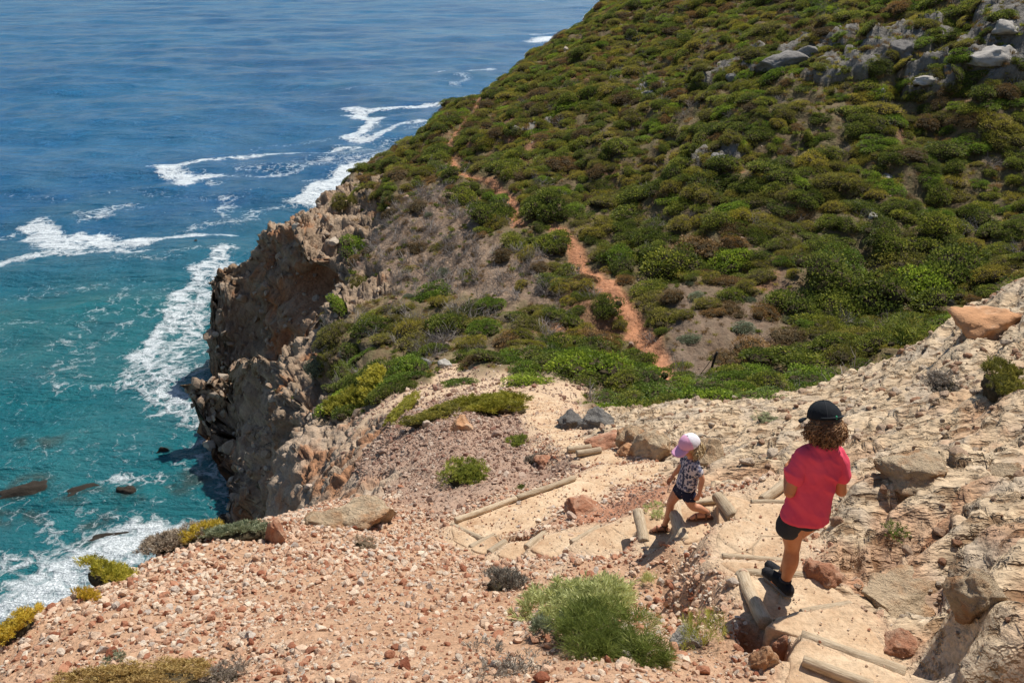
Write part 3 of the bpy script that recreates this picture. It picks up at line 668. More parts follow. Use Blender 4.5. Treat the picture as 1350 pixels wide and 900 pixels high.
m_rust = rock_mat('rust_rock', [(0, (.38, .17, .095)), (1, (.43, .21, .125))], 3, .8, .05, (.56, .36, .24))
m_wet = rock_mat('wet_reef_rock', [(0, (.030, .026, .020)), (1, (.045, .036, .028))], 3, 1, .08)
def pt_attr(me, name, typ, data):
    a = me.attributes.new(name, typ, 'POINT'); key = 'vector' if typ == 'FLOAT_VECTOR' else 'value'; a.data.foreach_set(key, np.ascontiguousarray(data).ravel())
def strew(name, protos, P, rot, scl, seed, label, cat):
    """one 'stuff' object: real instances of the given objects' meshes on a cloud of points"""
    me = bpy.data.meshes.new(name); me.vertices.add(len(P)); me.vertices.foreach_set('co', np.asarray(P, np.float32).ravel())
    pt_attr(me, 'rot', 'FLOAT_VECTOR', np.asarray(rot, np.float32)); pt_attr(me, 'scl', 'FLOAT_VECTOR', np.asarray(scl, np.float32))
    pt_attr(me, 'idx', 'INT', np.random.RandomState(seed).randint(0, len(protos), len(P)).astype(np.int32))
    o = thing(name, label, cat, me, kind='stuff')
    t = bpy.data.node_groups.new(name+'_nodes', 'GeometryNodeTree')
    t.interface.new_socket('Geometry', in_out='INPUT', socket_type='NodeSocketGeometry'); t.interface.new_socket('Geometry', in_out='OUTPUT', socket_type='NodeSocketGeometry')
    nn = t.nodes; gi = nn.new('NodeGroupInput'); go = nn.new('NodeGroupOutput'); inst = nn.new('GeometryNodeInstanceOnPoints'); join = nn.new('GeometryNodeJoinGeometry')
    for p in reversed(protos):
        oi = nn.new('GeometryNodeObjectInfo'); oi.transform_space = 'ORIGINAL'; oi.inputs['Object'].default_value = p; oi.inputs['As Instance'].default_value = True; t.links.new(oi.outputs['Geometry'], join.inputs[0])
    def at(nm, dt): a = nn.new('GeometryNodeInputNamedAttribute'); a.data_type = dt; a.inputs['Name'].default_value = nm; return a.outputs['Attribute']
    inst.inputs['Pick Instance'].default_value = True
    e2r = nn.new('FunctionNodeEulerToRotation'); t.links.new(at('rot', 'FLOAT_VECTOR'), e2r.inputs[0])
    t.links.new(gi.outputs[0], inst.inputs['Points']); t.links.new(join.outputs[0], inst.inputs['Instance']); t.links.new(at('idx', 'INT'), inst.inputs['Instance Index'])
    t.links.new(e2r.outputs[0], inst.inputs['Rotation']); t.links.new(at('scl', 'FLOAT_VECTOR'), inst.inputs['Scale']); t.links.new(inst.outputs[0], go.inputs[0])
    md = o.modifiers.new('strew', 'NODES'); md.node_group = t
    return o
# where in the picture-independent scene a point lies, in words (for labels)
def region_words(p):
    u, v, _ = project(p); u = float(u); v = float(v)
    return u, v
ORD = ['leftmost', 'second from the left', 'third from the left', 'fourth from the left', 'fifth from the left', 'sixth from the left', 'seventh from the left', 'eighth from the left']
def place_phrase(u, v, zones):
    best = min(zones, key=lambda z: ((z[0]-u)/1.3)**2+(z[1]-v)**2)
    return best[2]
_used = {}
def name_all(items, zones, noun):
    """items: (object, adjective); writes labels that single each one out inside its zone"""
    zd = {}
    for o, adj in items:
        p = o.matrix_world.translation if False else o.location; u, v = region_words(np.array(p)); zd.setdefault((adj, place_phrase(u, v, zones)), []).append((u, v, o))
    def th(k): return {1: '', 2: '2nd ', 3: '3rd '}.get(k, f'{k}th ')
    for (adj, ph), L in zd.items():
        L.sort(key=lambda t: t[1]); nr_ = 1 if len(L) <= 6 else 2 if len(L) <= 14 else 3; rows_ = [L[int(len(L)*i/nr_):int(len(L)*(i+1)/nr_)] for i in range(nr_)]
        for ri, row in enumerate(rows_):
            rn = '' if nr_ == 1 else [', far row', ', near row'][ri] if nr_ == 2 else [', far row', ', middle row', ', near row'][ri]
            row.sort(key=lambda t: t[0]); n_ = len(row)
            for i, (u, v, o) in enumerate(row):
                if n_ == 1: tail = ''
                elif i < n_/2: tail = ', leftmost' if i == 0 else f', {th(i+1)}from left'
                else: k = n_-i; tail = ', rightmost' if k == 1 else f', {th(k)}from right'
                o['label'] = f'{adj} {noun} {ph}{rn}{tail}'
#@@ROCKS
# ------------------------------------------------------------------ footpath: slabs, treads and logs
m_sand = N('path_slab'); o_ = m_sand.obj(); nA = m_sand.noise(3.2, 7, .65, o_); nB = m_sand.noise(38, 5, .7, o_)
cA = m_sand.ramp(nA, [(.3, (.42, .255, .145)), (.48, (.57, .40, .25)), (.7, (.68, .52, .35))]); cA = m_sand.mix(1, cA, m_sand.ramp(nB, [(.3, .72), (.5, 1), (.7, 1.15)]), 'MULTIPLY')
crk = m_sand.voro(2.4, 'DISTANCE_TO_EDGE', m_sand.scale(o_, (1, 1, .2))); ck = m_sand.ramp(crk, [(0, .0), (.012, .55), (.03, 1)])
ckm = m_sand.ramp(m_sand.noise(2.3, 4, .6, o_), [(.42, 0), (.47, 1)]); ckx = m_sand.math('MAXIMUM', ck, ckm)
cA = m_sand.mix(1, cA, m_sand.ramp(ckx, [(0, .8), (1, 1)]), 'MULTIPLY')
hA = m_sand.math('ADD', m_sand.math('MULTIPLY', nB, .5), m_sand.math('ADD', nA, m_sand.math('MULTIPLY', ckx, .5)))
m_sand.done(cA, .95, m_sand.bump(hA, .9, .022), spec=.12); m_sand = m_sand.m
m_log = N('weathered_log'); o_ = m_log.obj(); gr = m_log.noise(9, 6, .7, m_log.scale(o_, (1.2, 9, 9))); gr2 = m_log.noise(3, 4, .6, o_)
cL = m_log.ramp(gr, [(.28, (.22, .15, .09)), (.45, (.46, .35, .23)), (.65, (.60, .49, .345))]); cL = m_log.mix(m_log.ramp(gr2, [(.5, 0), (.7, .5)]), cL, (.62, .48, .33))
cL = m_log.mix(1, cL, m_log.ramp(m_log.rand(), [(0, .8), (1, 1.08)]), 'MULTIPLY')
m_log.done(cL, .85, m_log.bump(gr, .9, .012), spec=.2); m_log = m_log.m
footpath = structure('footpath', None)
def slab_mesh(w3, co, seed, thick=.14, jit=.02):
    R = np.random.RandomState(seed); poly = w3[:, :2]; out = []
    for i in range(len(poly)):
        a, b = poly[i], poly[(i+1) % len(poly)]; L = np.linalg.norm(b-a); k = max(2, int(L/.05))
        for t in np.arange(k)/k: out.append(a*(1-t)+b*t)
    P = np.array(out); c = P.mean(0); n = len(P)
    # rounded, chipped outline
    for _ in range(1): P = (np.roll(P, 1, 0)+2*P+np.roll(P, -1, 0))/4
    dirs = (P-c)/np.linalg.norm(P-c, axis=1)[:, None]; jn = fbm(np.c_[P*7, np.full(n, seed)], 3)
    P = P+dirs*(jn*jit)[:, None]
    rings = [(1.0, -thick), (1.0, -.022), (.985, -.006), (.955, 0), (.85, 0), (.7, 0), (.52, 0), (.34, 0), (.17, 0)]; V = []
    for s, dz in rings:
        q_ = c+(P-c)*s; z = q_[:, 0]*co[0]+q_[:, 1]*co[1]+co[2]+dz
        if dz > -.1: z = z+fbm(np.c_[q_*2.6, np.full(n, 3.)], 3)*.013+fbm(np.c_[q_*11, np.full(n, 8.)], 2)*.006
        V.append(np.c_[q_, z])
    V.append(np.array([[c[0], c[1], c[0]*co[0]+c[1]*co[1]+co[2]]])); V = np.concatenate(V)
    Q4 = []; k = np.arange(n); k2 = (k+1) % n
    for r_ in range(len(rings)-1): Q4.append(np.stack([r_*n+k, r_*n+k2, (r_+1)*n+k2, (r_+1)*n+k], -1))
    r_ = len(rings)-1; T3 = np.stack([r_*n+k, r_*n+k2, np.full(n, len(V)-1)], -1)
    return mesh_from('slab', V, [np.concatenate(Q4), T3], True, mats=[m_sand])
for i, (w3, co) in enumerate(TREADS):
    nm = 'tread' if i < len(TR) else 'paving_slab'
    link(nm, slab_mesh(w3, co, 100+i, .16 if i < len(TR) else .1), footpath)
def tube_geo(P, rad, seg=10, cap=True, flat=1.0):
    P = np.asarray(P, float); rad = np.broadcast_to(rad, (len(P),)).astype(float); T_ = np.gradient(P, axis=0); T_ /= np.linalg.norm(T_, axis=1)[:, None]+1e-12
    up = np.array([0, 0, 1.]) if abs(T_[0, 2]) < .9 else np.array([1., 0, 0]); V = []
    for p_, t_, r_ in zip(P, T_, rad):
        s_ = np.cross(t_, up); s_ /= np.linalg.norm(s_)+1e-9; u_ = np.cross(s_, t_); a = np.arange(seg)/seg*2*math.pi
        V.append(p_+r_*(np.cos(a)[:, None]*s_+np.sin(a)[:, None]*u_*flat)); up = u_
    V = np.concatenate(V); k = np.arange(seg); k2 = (k+1) % seg
    Q4 = np.concatenate([np.stack([i*seg+k, i*seg+k2, (i+1)*seg+k2, (i+1)*seg+k], -1) for i in range(len(P)-1)])
    T3 = []
    if cap:
        V = np.concatenate([V, P[:1], P[-1:]]); n_ = len(V); T3 = np.concatenate([np.stack([k2, k, np.full(seg, n_-2)], -1), np.stack([(len(P)-1)*seg+k, (len(P)-1)*seg+k2, np.full(seg, n_-1)], -1)])
    return V, Q4, T3
def add_log(name, a, b, r, seed, flat=1.0, parent=footpath, label=None):
    a = np.asarray(a)+np.array([0, 0, r*.35]); b = np.asarray(b)+np.array([0, 0, r*.35]); L = np.linalg.norm(b-a); n = 14; x = np.linspace(-L/2, L/2, n); R = np.random.RandomState(seed)
    x = np.concatenate([[x[0]], [x[0]+.004], x[1:-1], [x[-1]-.004], [x[-1]]]); bend = R.uniform(-.02, .02)*L
    P = np.c_[x, bend*(1-(2*x/L)**2), np.zeros(len(x))]; rr_ = r*(1+.05*np.sin(x*9+seed)); rr_[0] *= .9; rr_[-1] *= .9
    V, Q4, T3 = tube_geo(P, rr_, 16, True, flat); V = V+np.array([[0, 1, 1]])*V*(fbm(V*np.array([5, 25, 25])+seed, 3)*.10)[:, None]
    me = mesh_from(name, V, [Q4, T3], True, mats=[m_log]); o = link(name, me, parent)
    o.matrix_local = Matrix.Translation(Vector((a+b)/2)) @ Vector(b-a).to_track_quat('X', 'Z').to_matrix().to_4x4()
    if label: o['label'] = label
    return o
LG = [  # pixel ends, drop of the log's axis, radius
 ((1055,842),(1192,892),3.17,.040),((1058,872),(1150,906),3.10,.028),((1056,811),(1121,799),3.37,.030),((979,758),(1077,763),3.55,.036),
 ((952,735),(1036,742),3.70,.026),((978,687),(1036,710),3.86,.027),((990,663),(1034,664),3.99,.026),((1004,661),(1034,638),4.06,.04),
 ((945,656),(967,685),4.10,.052),((889,668),(902,718),4.28,.058),((841,677),(849,718),4.54,.052),((914,664),(946,660),4.2,.028),
 ((753,717),(789,697),4.80,.035),((694,724),(718,706),5.0,.04),((645,731),(667,716),5.17,.04),((620,724),(653,707),5.32,.035),
 ((748,594),(779,590),6.75,.05),((760,599),(792,594),6.42,.05),
]
for i, (a, b, d, r_) in enumerate(LG): add_log('step_log', PZ(*a, d), PZ(*b, d), r_, i)
for i, (a, b, r_) in enumerate([((600,687,5.6),(680,658,5.72),.035),((681,657,5.72),(757,631,5.92),.035),((596,694,5.55),(636,712,5.42),.035),((978,759,3.55),(1009,824,3.45),.045)]):
    add_log('edge_log', PZ(*a), PZ(*b), r_, 40+i)
# marker post with a wire stay in the valley
pb, _n = see(934, 500); pb = np.array(pb); tpx = np.array((pb[0]+.12, pb[1], pb[2]+1.0))
post = thing('marker_post', 'thin dark leaning post beside the red trail in the gully', 'post', loc=tuple(pb))
V, Q4, T3 = tube_geo([(0, 0, -.2), (.05, 0, .3), (.10, .02, .65), (.17, 0, 1.0)], [.05, .045, .04, .045], 8); m_dark = N('dark_wood'); m_dark.done((.035, .028, .022), .9); m_dark = m_dark.m
link('stake', mesh_from('stake', V, [Q4, T3], True, mats=[m_dark]), post)
V, Q4, T3 = tube_geo([(.15, 0, .98), (-.1, .1, .4), (-.35, .1, .0)], [.012]*3, 5); link('stay_wire', mesh_from('stay_wire', V, [Q4, T3], True, mats=[m_dark]), post)

# ------------------------------------------------------------------ boulders placed one by one
def boulder(u, v, wpx, hpx, mat, label, cat='rock', name='boulder', seed=1, sink=.3, rough=.09, cuts=10, sub=5, depth=None, yaw=0):
    vs_ = v+hpx*.32; loc, nor = see(u, vs_)
    while v > 640 and loc.y > 11 and vs_ < 895: vs_ += 3; loc, nor = see(u, vs_)
    t = (Vector(loc)-Vector((0, 0, H))).length; w = wpx*t/F/2; h = hpx*t/F/2/.85*(.62 if v < 300 else 1); w *= (.8 if v < 300 else 1)
    V, Fc = rock_geo(seed, sub, cuts, rough, (1, 1, 1), 1.3); V = V+V*(facet(V*1.9+seed)[0]*.07+facet(V*5.5+seed)[0]*.022)[:, None]
    V = V+V*(ridged(V*3.1+seed, 3)*.035)[:, None]
    me = mesh_from(name, V, Fc, True, mats=[mat])
    o = thing(name, label, cat, me, loc=(loc.x, loc.y+(depth or w)*.35, loc.z+h*(.25 if u in (475, 362) else -.15 if v < 300 else -.45 if v < 450 else -.22 if mat in (m_pale, m_orange, m_rust) else .02)), rot=(0, 0, yaw), scale=(w*1.12, depth or w*1.0, h*1.15)); return o
BL = [
 (475,678,72,44,m_pale,'big pale boulder with a flat top at the cliff edge of the scree',0),(430,685,60,22,m_pale,'low pale rock slab just left of the big pale boulder on the edge',.2),
 (607,556,34,30,m_orange,'small brown pointed boulder beside the long yellow-green shrub above the paved path',.5),(362,704,24,36,m_rust,'upright rust-red rock standing on the scree rim',.3),
 (907,843,42,26,m_white,'whitish stone on the right of the big green bush',.1),(1325,412,96,46,m_orange,'large smooth orange-brown block on the crest of the right outcrop',.3),
 (1340,357,26,16,m_pale,'small pale rock on the skyline above the orange block',0),(1084,752,48,34,m_rust,'rough red-brown rock right of the step where the child in red stands',.7),
 (1210,618,76,34,m_pale,'long pale rock with an orange underside right of the red shirt',.2),(1335,618,44,28,m_pale,'pale block at the right edge of the picture',.3),
 (1300,775,70,46,m_pale,'pale wedge rock with orange face near the right edge',1.1),(1205,790,110,56,m_pale,'broad pale rock with orange hollow below the right outcrop',.4),
 
 (1190,850,40,26,m_rust,'small rusty rock beside the bottom log',.6),(1008,868,36,34,m_orange,'brown rock standing in the washed-out hole below the step',.3),(1034,850,26,36,m_rust,'dark rock propping the edge of the step',.9),
 (935,600,56,40,m_pale,'pale streaked rock right behind the pink cap',1.7),(860,585,46,40,m_pale,'tilted pale rock left of the pink cap',.4),(790,552,44,26,m_grey,'grey rock beside the green cushion at the path bend',.2),(755,556,36,24,m_grey,'grey rock at the end of the rock row by the path bend',.9),
 (835,572,40,28,m_pale,'pale rock in the row above the upper steps',1.3),(800,580,44,22,m_rust,'rusty rock beside the upper log steps',.4),(826,590,30,20,m_orange,'brown block below the rock row by the upper steps',.2),(720,603,26,18,m_rust,'dark brown rock beside the upper steps',.8),
 (560,482,22,16,m_grey,'grey rock in the scrub above the sandy clearing',.2),(585,480,20,16,m_white,'pale rock in the scrub above the sandy clearing',.5),
 (770,668,50,18,m_rust,'low red rock on the lower side of the paved landing',.3),(700,655,1,1,m_rust,'',0),
 # pale rocks on the hill
 (972,95,26,22,m_grey,'round grey rock high on the hill left of the grey rock face',.4),(1035,72,70,34,m_grey,'wide grey rock face high on the hill',.1),(1075,62,50,26,m_grey,'grey rock slab right of the wide grey rock face',.6),(1190,55,40,36,m_grey,'grey rock face below the skyline on the upper right hill',.9),
 (1225,101,34,18,m_white,'low pale rock in the shrubs of the upper right hill',.3),(1315,65,66,30,m_white,'large pale rock at the top right of the hill',.5),(1330,30,50,24,m_white,'pale slab above the large pale rock at the top right',1.2),(1163,119,14,16,m_white,'small pale upright stone in the hillside shrubs',.3),
 (947,205,28,20,m_grey,'grey rock half hidden by shrubs in the middle of the hill',.5),(1030,195,20,14,m_grey,'small grey rock on the middle hillside',.8),(1168,230,26,12,m_white,'flat pale rock in the shrubs of the middle right hill',.2),(1150,283,18,14,m_white,'small white rock below the flat pale rock on the hill',1),(1258,395,20,22,m_grey,'grey rock in the deep scrub behind the outcrop',.2),(860,120,32,22,m_grey,'grey rock outcrop on the upper left of the hill',.1),(705,170,20,10,m_white,'pale stone patch near the upper trail',.4),
 # cliff rocks
 (225,0,1,1,m_grey,'',0),
]
for i, (u, v, w_, h_, mt_, lb, yw) in enumerate(BL):
    if lb: boulder(u, v, w_, h_, mt_, lb, seed=300+i*7, yaw=yw, sub=5 if v > 500 else 4, name='cliff_rock' if mt_ is m_cliffr else 'boulder')
# rocks awash in the cove
for i, (u, v, w_, h_, lb) in enumerate([(36,655,56,24,'dark reef rock awash, leftmost in the cove'),(106,657,62,16,'long dark reef rock awash beside the leftmost one'),(165,654,26,10,'small dark rock just under foam right of the long reef rock'),
        (150,712,50,14,'dark rock awash in the foam near the bottom cliff edge'),(216,602,18,8,'little dark rock near the cliff shadow on the water'),(232,330,14,10,'dark rock in the surf off the farther headland')]):
    c = PZ(u, v, H); t = np.linalg.norm(c-np.array((0, 0, H))); V, Fc = rock_geo(700+i, 4, 8, .12, (1, 1, 1), 1.6)
    if i == 5: c = PZ(262, 322, H)
    thing('reef_rock', lb, 'rock', mesh_from('reef_rock', V, Fc, True, mats=[m_wet]), loc=(c[0], c[1], -.05), rot=(0, 0, .3), scale=(w_*t/F/1.9, w_*t/F/2.8, .62))
log('boulders')

# ------------------------------------------------------------------ loose stones
stone_protos = []
for i in range(9):
    V, Fc = rock_geo(40+i, 2, 12, .04, [(1, .8, .62), (1, .7, .45), (1, .9, .8)][i % 3], 1.4, (.4, .75)); stone_protos.append(V)
    if i == 0: ST_F = Fc
st_me = [mesh_from('loose_stone', V, ST_F, False, mats=[m_stone]) for V in stone_protos]; st_me2 = [mesh_from('mauve_stone', V, ST_F, False, mats=[m_stone2]) for V in stone_protos]
cl_me = []
for i in range(7):
    V, Fc = rock_geo(80+i, 2, 14, .04, [(1.2, .9, .8), (1, .9, 1.3)][i % 2], 1.5, (.35, .7)); cl_me.append(mesh_from('embedded_rock', V, Fc, False, mats=[m_cliffr]))
out_me = []
for i in range(6):
    V, Fc = rock_geo(120+i, 3, 10, .09, (1, .8, .6), 1.6); out_me.append(mesh_from('rubble_stone', V, Fc, True, mats=[m_rubble]))
def proto_objs(meshes): return [bpy.data.objects.new(m_.name, m_) for m_ in meshes]
def rots(n, R): return np.c_[R.uniform(-.5, .5, n), R.uniform(-.5, .5, n), R.uniform(0, 6.28, n)]
off = 1-pathw
ZN = [(60,860,'in the bottom left corner'),(190,780,'beside the yellow-green cushion plant'),(260,740,'below the brown bush on the scree rim'),(300,850,'behind the brown tuft at the bottom edge'),(370,740,'below the upright red rock'),(450,720,'below the big pale boulder'),(450,800,'in the middle of the scree'),
      (450,870,'right of the brown heather tuft'),(560,730,'below the paved landing'),(580,790,'left of the grey cushion plant'),(600,860,'left of the dry grey twigs'),(700,780,'right of the grey cushion plant'),(700,740,'below the lowest step logs'),(860,745,'below the small child'),(930,760,'left of the log steps'),(940,830,'right of the big green bush'),(980,880,'beside the washed-out hole'),(860,885,'in front of the green bush')]
def split_place(name, meshes, P, nr, rad, flat, seed, top, cat, group, zones, noun, stuff_label, adj, sink=.25, strewcat='stones'):
    R = np.random.RandomState(seed); n_ = len(P); u, v, f = project(P); app = rad/np.maximum(f, .5); vis = (u > 0) & (u < 1350) & (v > 0) & (v < 900)
    P = P+nr*(rad*(1-sink)*.5)[:, None]; order = np.argsort(-(app*vis)); first = order[:top]; rest = order[top:]
    items = []
    for i in first:
        k = R.randint(len(meshes)); o = thing(name, '', cat, meshes[k], loc=tuple(P[i]), rot=tuple(rots(1, R)[0]), scale=float(rad[i]), group=group); items.append((o, adj(k, float(rad[i]))))
    name_all(items, zones, noun)
    if len(rest): strew(name+'_mass' if False else strewcat, proto_objs(meshes), P[rest], rots(len(rest), R), np.repeat(rad[rest][:, None], 3, 1), seed, stuff_label, 'stones')
SHAPES = ['blocky', 'flat', 'chunky']
P, nr, vi = pick((C['S']+.75*C['P']*(Pd[:, 1] < 12))*off*(.6+.8*sstep(.35, .6, n1)), 44000, 1); R = np.random.RandomState(5); rad = .0095*np.exp(R.normal(0, .62, len(P)))*np.clip(dist[vi]/4.6, .8, 1.6)*(1+1.2*(R.rand(len(P)) < .02))*(.75+.6*n3[vi])
split_place('loose_stone', st_me, P, nr, np.clip(rad, .004, .052), None, 21, 300, 'stone', 'loose stones on the pink scree', ZN, 'stone', 'pink and tan angular rubble covering the near scree slope', sink=.5, adj=
            lambda k, r_: ('large ' if r_ > .032 else 'small ')+SHAPES[k % 3], strewcat='scree_rubble')
P, nr, vi = pick((C['M']+C['E']*(Pf[:, 1] < 14)+.12*C['P'])*off, 17000, 2); R = np.random.RandomState(6); rad = np.clip(.0155*np.exp(R.normal(0, .55, len(P)))*dist[vi]/12, .006, .16)
strew('slope_rubble', proto_objs(st_me2), P+nr*(rad*.3)[:, None], rots(len(P), R), np.repeat(rad[:, None], 3, 1), 3, 'small mauve brown rubble on the slope above the cliff', 'stones')
P, nr, vi = pick(C['C']*(q[:, 2] > .2), 11000, 3); R = np.random.RandomState(8); rad = np.clip(.155*np.exp(R.normal(0, .5, len(P)))*dist[vi]/42, .03, .55)
ZC = [(290,370,'on the tip of the farther headland'),(350,320,'along the crest of the farther headland'),(430,300,'above the cave on the farther headland'),(390,400,'beneath the cave of the farther headland'),(290,500,'on the tip of the nearer cliff'),(340,470,'on top of the nearer cliff'),(300,580,'low on the nearer cliff above the water'),(350,540,'in the middle of the nearer cliff face'),(420,520,'below the scrub on the nearer cliff'),(400,580,'halfway along the nearer cliff'),(370,640,'in the near corner of the cliff'),(460,600,'on the slope left of the mauve rubble')]
split_place('cliff_stone', cl_me, P, nr, rad, None, 23, 160, 'rock', 'rocks embedded in the sea cliffs', ZC, 'rock', 'brown stones embedded all over the sea cliffs', lambda k, r_: ('big ' if r_ > .38 else 'mid-sized ')+('upright' if k % 2 else 'rounded'), sink=.95, strewcat='cliff_stones')
rw = C['R']*off*sstep(9, 4, dist)*sstep(.02, -.15, r_cav)+C['R']*off*.06
P, nr, vi = pick(rw, 1500, 4); R = np.random.RandomState(9); rad = np.clip(.019*np.exp(R.normal(0, .6, len(P)))*np.clip(dist[vi]/6, .7, 1.6), .006, .09)
strew('outcrop_rubble', proto_objs(out_me), P+nr*(rad*.2)[:, None], rots(len(P), R), np.repeat(rad[:, None], 3, 1), 5, 'rusty and pale rubble lodged in the hollows of the outcrop', 'stones')
P, nr, vi = pick((C['H']+C['D']+2.5*C['E']*(Pf[:, 1] > 14)), 5000, 14); R = np.random.RandomState(19); rad = np.clip(.045*np.exp(R.normal(0, .6, len(P))), .015, .3)
strew('hill_stones', proto_objs(st_me2), P+nr*(rad*.2)[:, None], rots(len(P), R), np.repeat(rad[:, None], 3, 1), 6, 'small stones scattered over the red soil of the hillside', 'stones')
P, nr, vi = pick((pathw+.5*C['P'])*(Pd[:, 1] < 17), 5000, 24); R = np.random.RandomState(29); rad = np.clip(.0055*np.exp(R.normal(0, .5, len(P)))*np.clip(dist[vi]/5, .8, 2.2), .002, .04)
strew('path_grit', proto_objs(st_me), P+np.array([0, 0, .012]), rots(len(P), R), np.repeat(rad[:, None], 3, 1), 7, 'scattered grit lying on the dusty path and its steps', 'stones')
log('stones')
#@@PLANTS
# ------------------------------------------------------------------ plants
def leaf_mat(name, stops, trans=.45, hue=.12, bright=None):
    g = N(name); v = g.attr('var'); c = g.ramp(v, stops); r_ = g.rand()
    c = g.mix(1, c, g.ramp(r_, [(0, (.85, .88, .8)), (.5, (1.3, 1.28, 1.15)), (1, (1.8, 1.6, 1.2))]), 'MULTIPLY')
    return g.done(c, .6, trans=trans, spec=.3)
def twig_mat(name, c1, c2): g = N(name); return g.done(g.mix(g.attr('var'), c1, c2), .95, spec=.1)
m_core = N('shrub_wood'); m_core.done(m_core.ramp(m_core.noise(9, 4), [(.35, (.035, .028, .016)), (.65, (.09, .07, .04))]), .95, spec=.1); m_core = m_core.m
m_twig = twig_mat('dry_twig', (.16, .13, .11), (.46, .41, .37))
LM = {
 'dark': leaf_mat('dark_leaf', [(0, (.035, .055, .014)), (.4, (.10, .13, .026)), (.75, (.24, .27, .050)), (1, (.42, .41, .10))]),
 'olive': leaf_mat('olive_leaf', [(0, (.06, .065, .016)), (.4, (.17, .165, .035)), (.75, (.36, .32, .07)), (1, (.52, .44, .12))]),
 'bright': leaf_mat('bright_leaf', [(0, (.045, .07, .012)), (.4, (.13, .20, .028)), (.75, (.27, .36, .05)), (1, (.42, .48, .09))], .45),
 'yellow': leaf_mat('yellow_green_leaf', [(0, (.09, .095, .015)), (.4, (.21, .21, .03)), (.8, (.38, .35, .06)), (1, (.50, .45, .12))], .4),
 'brown': leaf_mat('brown_dry_leaf', [(0, (.09, .055, .022)), (.45, (.19, .12, .05)), (.8, (.30, .20, .09)), (1, (.38, .29, .15))], .25),
 'grey': leaf_mat('grey_green_leaf', [(0, (.10, .12, .07)), (.5, (.20, .23, .15)), (1, (.36, .39, .29))], .25),
}
def leaves(P, D, ln, wd, R, roll=1.0):
    """thin rhombus leaves: base P, direction D (unit)"""
    n = len(P); r_ = R.normal(size=(n, 3)); S_ = np.cross(D, r_); S_ /= np.linalg.norm(S_, axis=1)[:, None]+1e-9
    ln = np.asarray(ln)[:, None] if np.ndim(ln) else ln; wd = np.asarray(wd)[:, None] if np.ndim(wd) else wd
    V = np.stack([P, P+D*ln*.5+S_*wd*.5, P+D*ln, P+D*ln*.5-S_*wd*.5], 1).reshape(-1, 3); k = np.arange(n)*4
    return V, np.stack([k, k+1, k+2, k+3], -1)
def unit(n, R): d = R.normal(size=(n, 3)); return d/np.linalg.norm(d, axis=1)[:, None]
def bush_geo(seed, nl=16, nleaf=2600, hgt=.62, ll=.10, lw=.055, spread=.72, lr=(.24, .42), up=.35, shell=(.72, 1.08), dry=0):
    R = np.random.RandomState(seed); cs = []; 
    for i in range(nl):
        a = R.uniform(0, 6.28); rr_ = spread*math.sqrt(R.uniform(0, 1)); rad = R.uniform(*lr); cs.append((rr_*math.cos(a), rr_*math.sin(a), max(.12, hgt*(1-.75*rr_*rr_)-rad*.75+R.uniform(-.05, .08)), rad, R.uniform(-.22, .22)))
    cs = np.array(cs); w = cs[:, 3]**2; k = R.choice(nl, nleaf, p=w/w.sum()); d = unit(nleaf, R); d[:, 2] = np.where(d[:, 2] < -.25, -d[:, 2], d[:, 2])
    P = cs[k, :3]+d*(cs[k, 3]*R.uniform(shell[0], shell[1], nleaf))[:, None]
    keep = np.ones(nleaf, bool)
    for c in cs: keep &= ~(((P-c[:3])**2).sum(1) < (c[3]*.66)**2)
    keep &= P[:, 2] > -.05; P, d, k = P[keep], d[keep], k[keep]; n = len(P)
    D = d*.8+unit(n, R)*.75+np.array([0, 0, up]); D /= np.linalg.norm(D, axis=1)[:, None]
    V, Q4 = leaves(P, D, ll*R.uniform(.6, 1.25, n), lw*R.uniform(.7, 1.2, n), R)
    var = np.clip(.42+cs[k, 4]+R.normal(0, .17, n), 0, 1); var = np.repeat(var, 4)
    # woody core: one low mound per lobe
    iv, if_ = ico(1); CV = []; CF = []; b = len(V)
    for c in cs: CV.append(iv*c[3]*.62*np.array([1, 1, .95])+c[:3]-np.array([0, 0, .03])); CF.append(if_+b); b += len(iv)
    return V, Q4, var, np.concatenate(CV), np.concatenate(CF)
def bush_mesh(name, geo, mat, core=True):
    V, Q4, var, CV, CF = geo
    if not core: return mesh_from(name, V, Q4, False, {'var': var}, [mat])
    return mesh_from(name, np.concatenate([V, CV]), [Q4, CF], False, {'var': np.concatenate([var, np.zeros(len(CV))])}, [mat, m_core], np.r_[np.zeros(len(Q4)), np.ones(len(CF))])
KINDS = {'dark': ('dark green dense shrub', 4), 'olive': ('olive green shrub', 4), 'bright': ('bright green shrub', 2), 'brown': ('brown dry shrub', 3), 'grey': ('grey-green shrub', 1), 'yellow': ('yellow-green shrub', 2)}
protos = {}; sd = 900
for k, (_, n_) in KINDS.items():
    protos[k] = []
    for i in range(n_):
        sd += 1; fl = R_f = .5+.16*(i % 3)
        protos[k].append(bush_mesh(k+'_shrub', bush_geo(sd, 15+3*(i % 3), 3800, fl, .085 if k != 'brown' else .07, .045 if k in ('dark', 'bright', 'grey') else .028), LM[k]))
def tilt(nor, R, amt=.6, yaw=None):
    z = (Vector(nor)*amt+Vector((0, 0, 1))*(1-amt)).normalized(); e = (z.to_track_quat('Z', 'Y').to_matrix() @ Matrix.Rotation(R.uniform(0, 6.28) if yaw is None else yaw, 3, 'Z')).to_euler(); return tuple(e)
R = np.random.RandomState(77)
shrubs = []    # (kind, loc, nor, radius, flat, label or None)
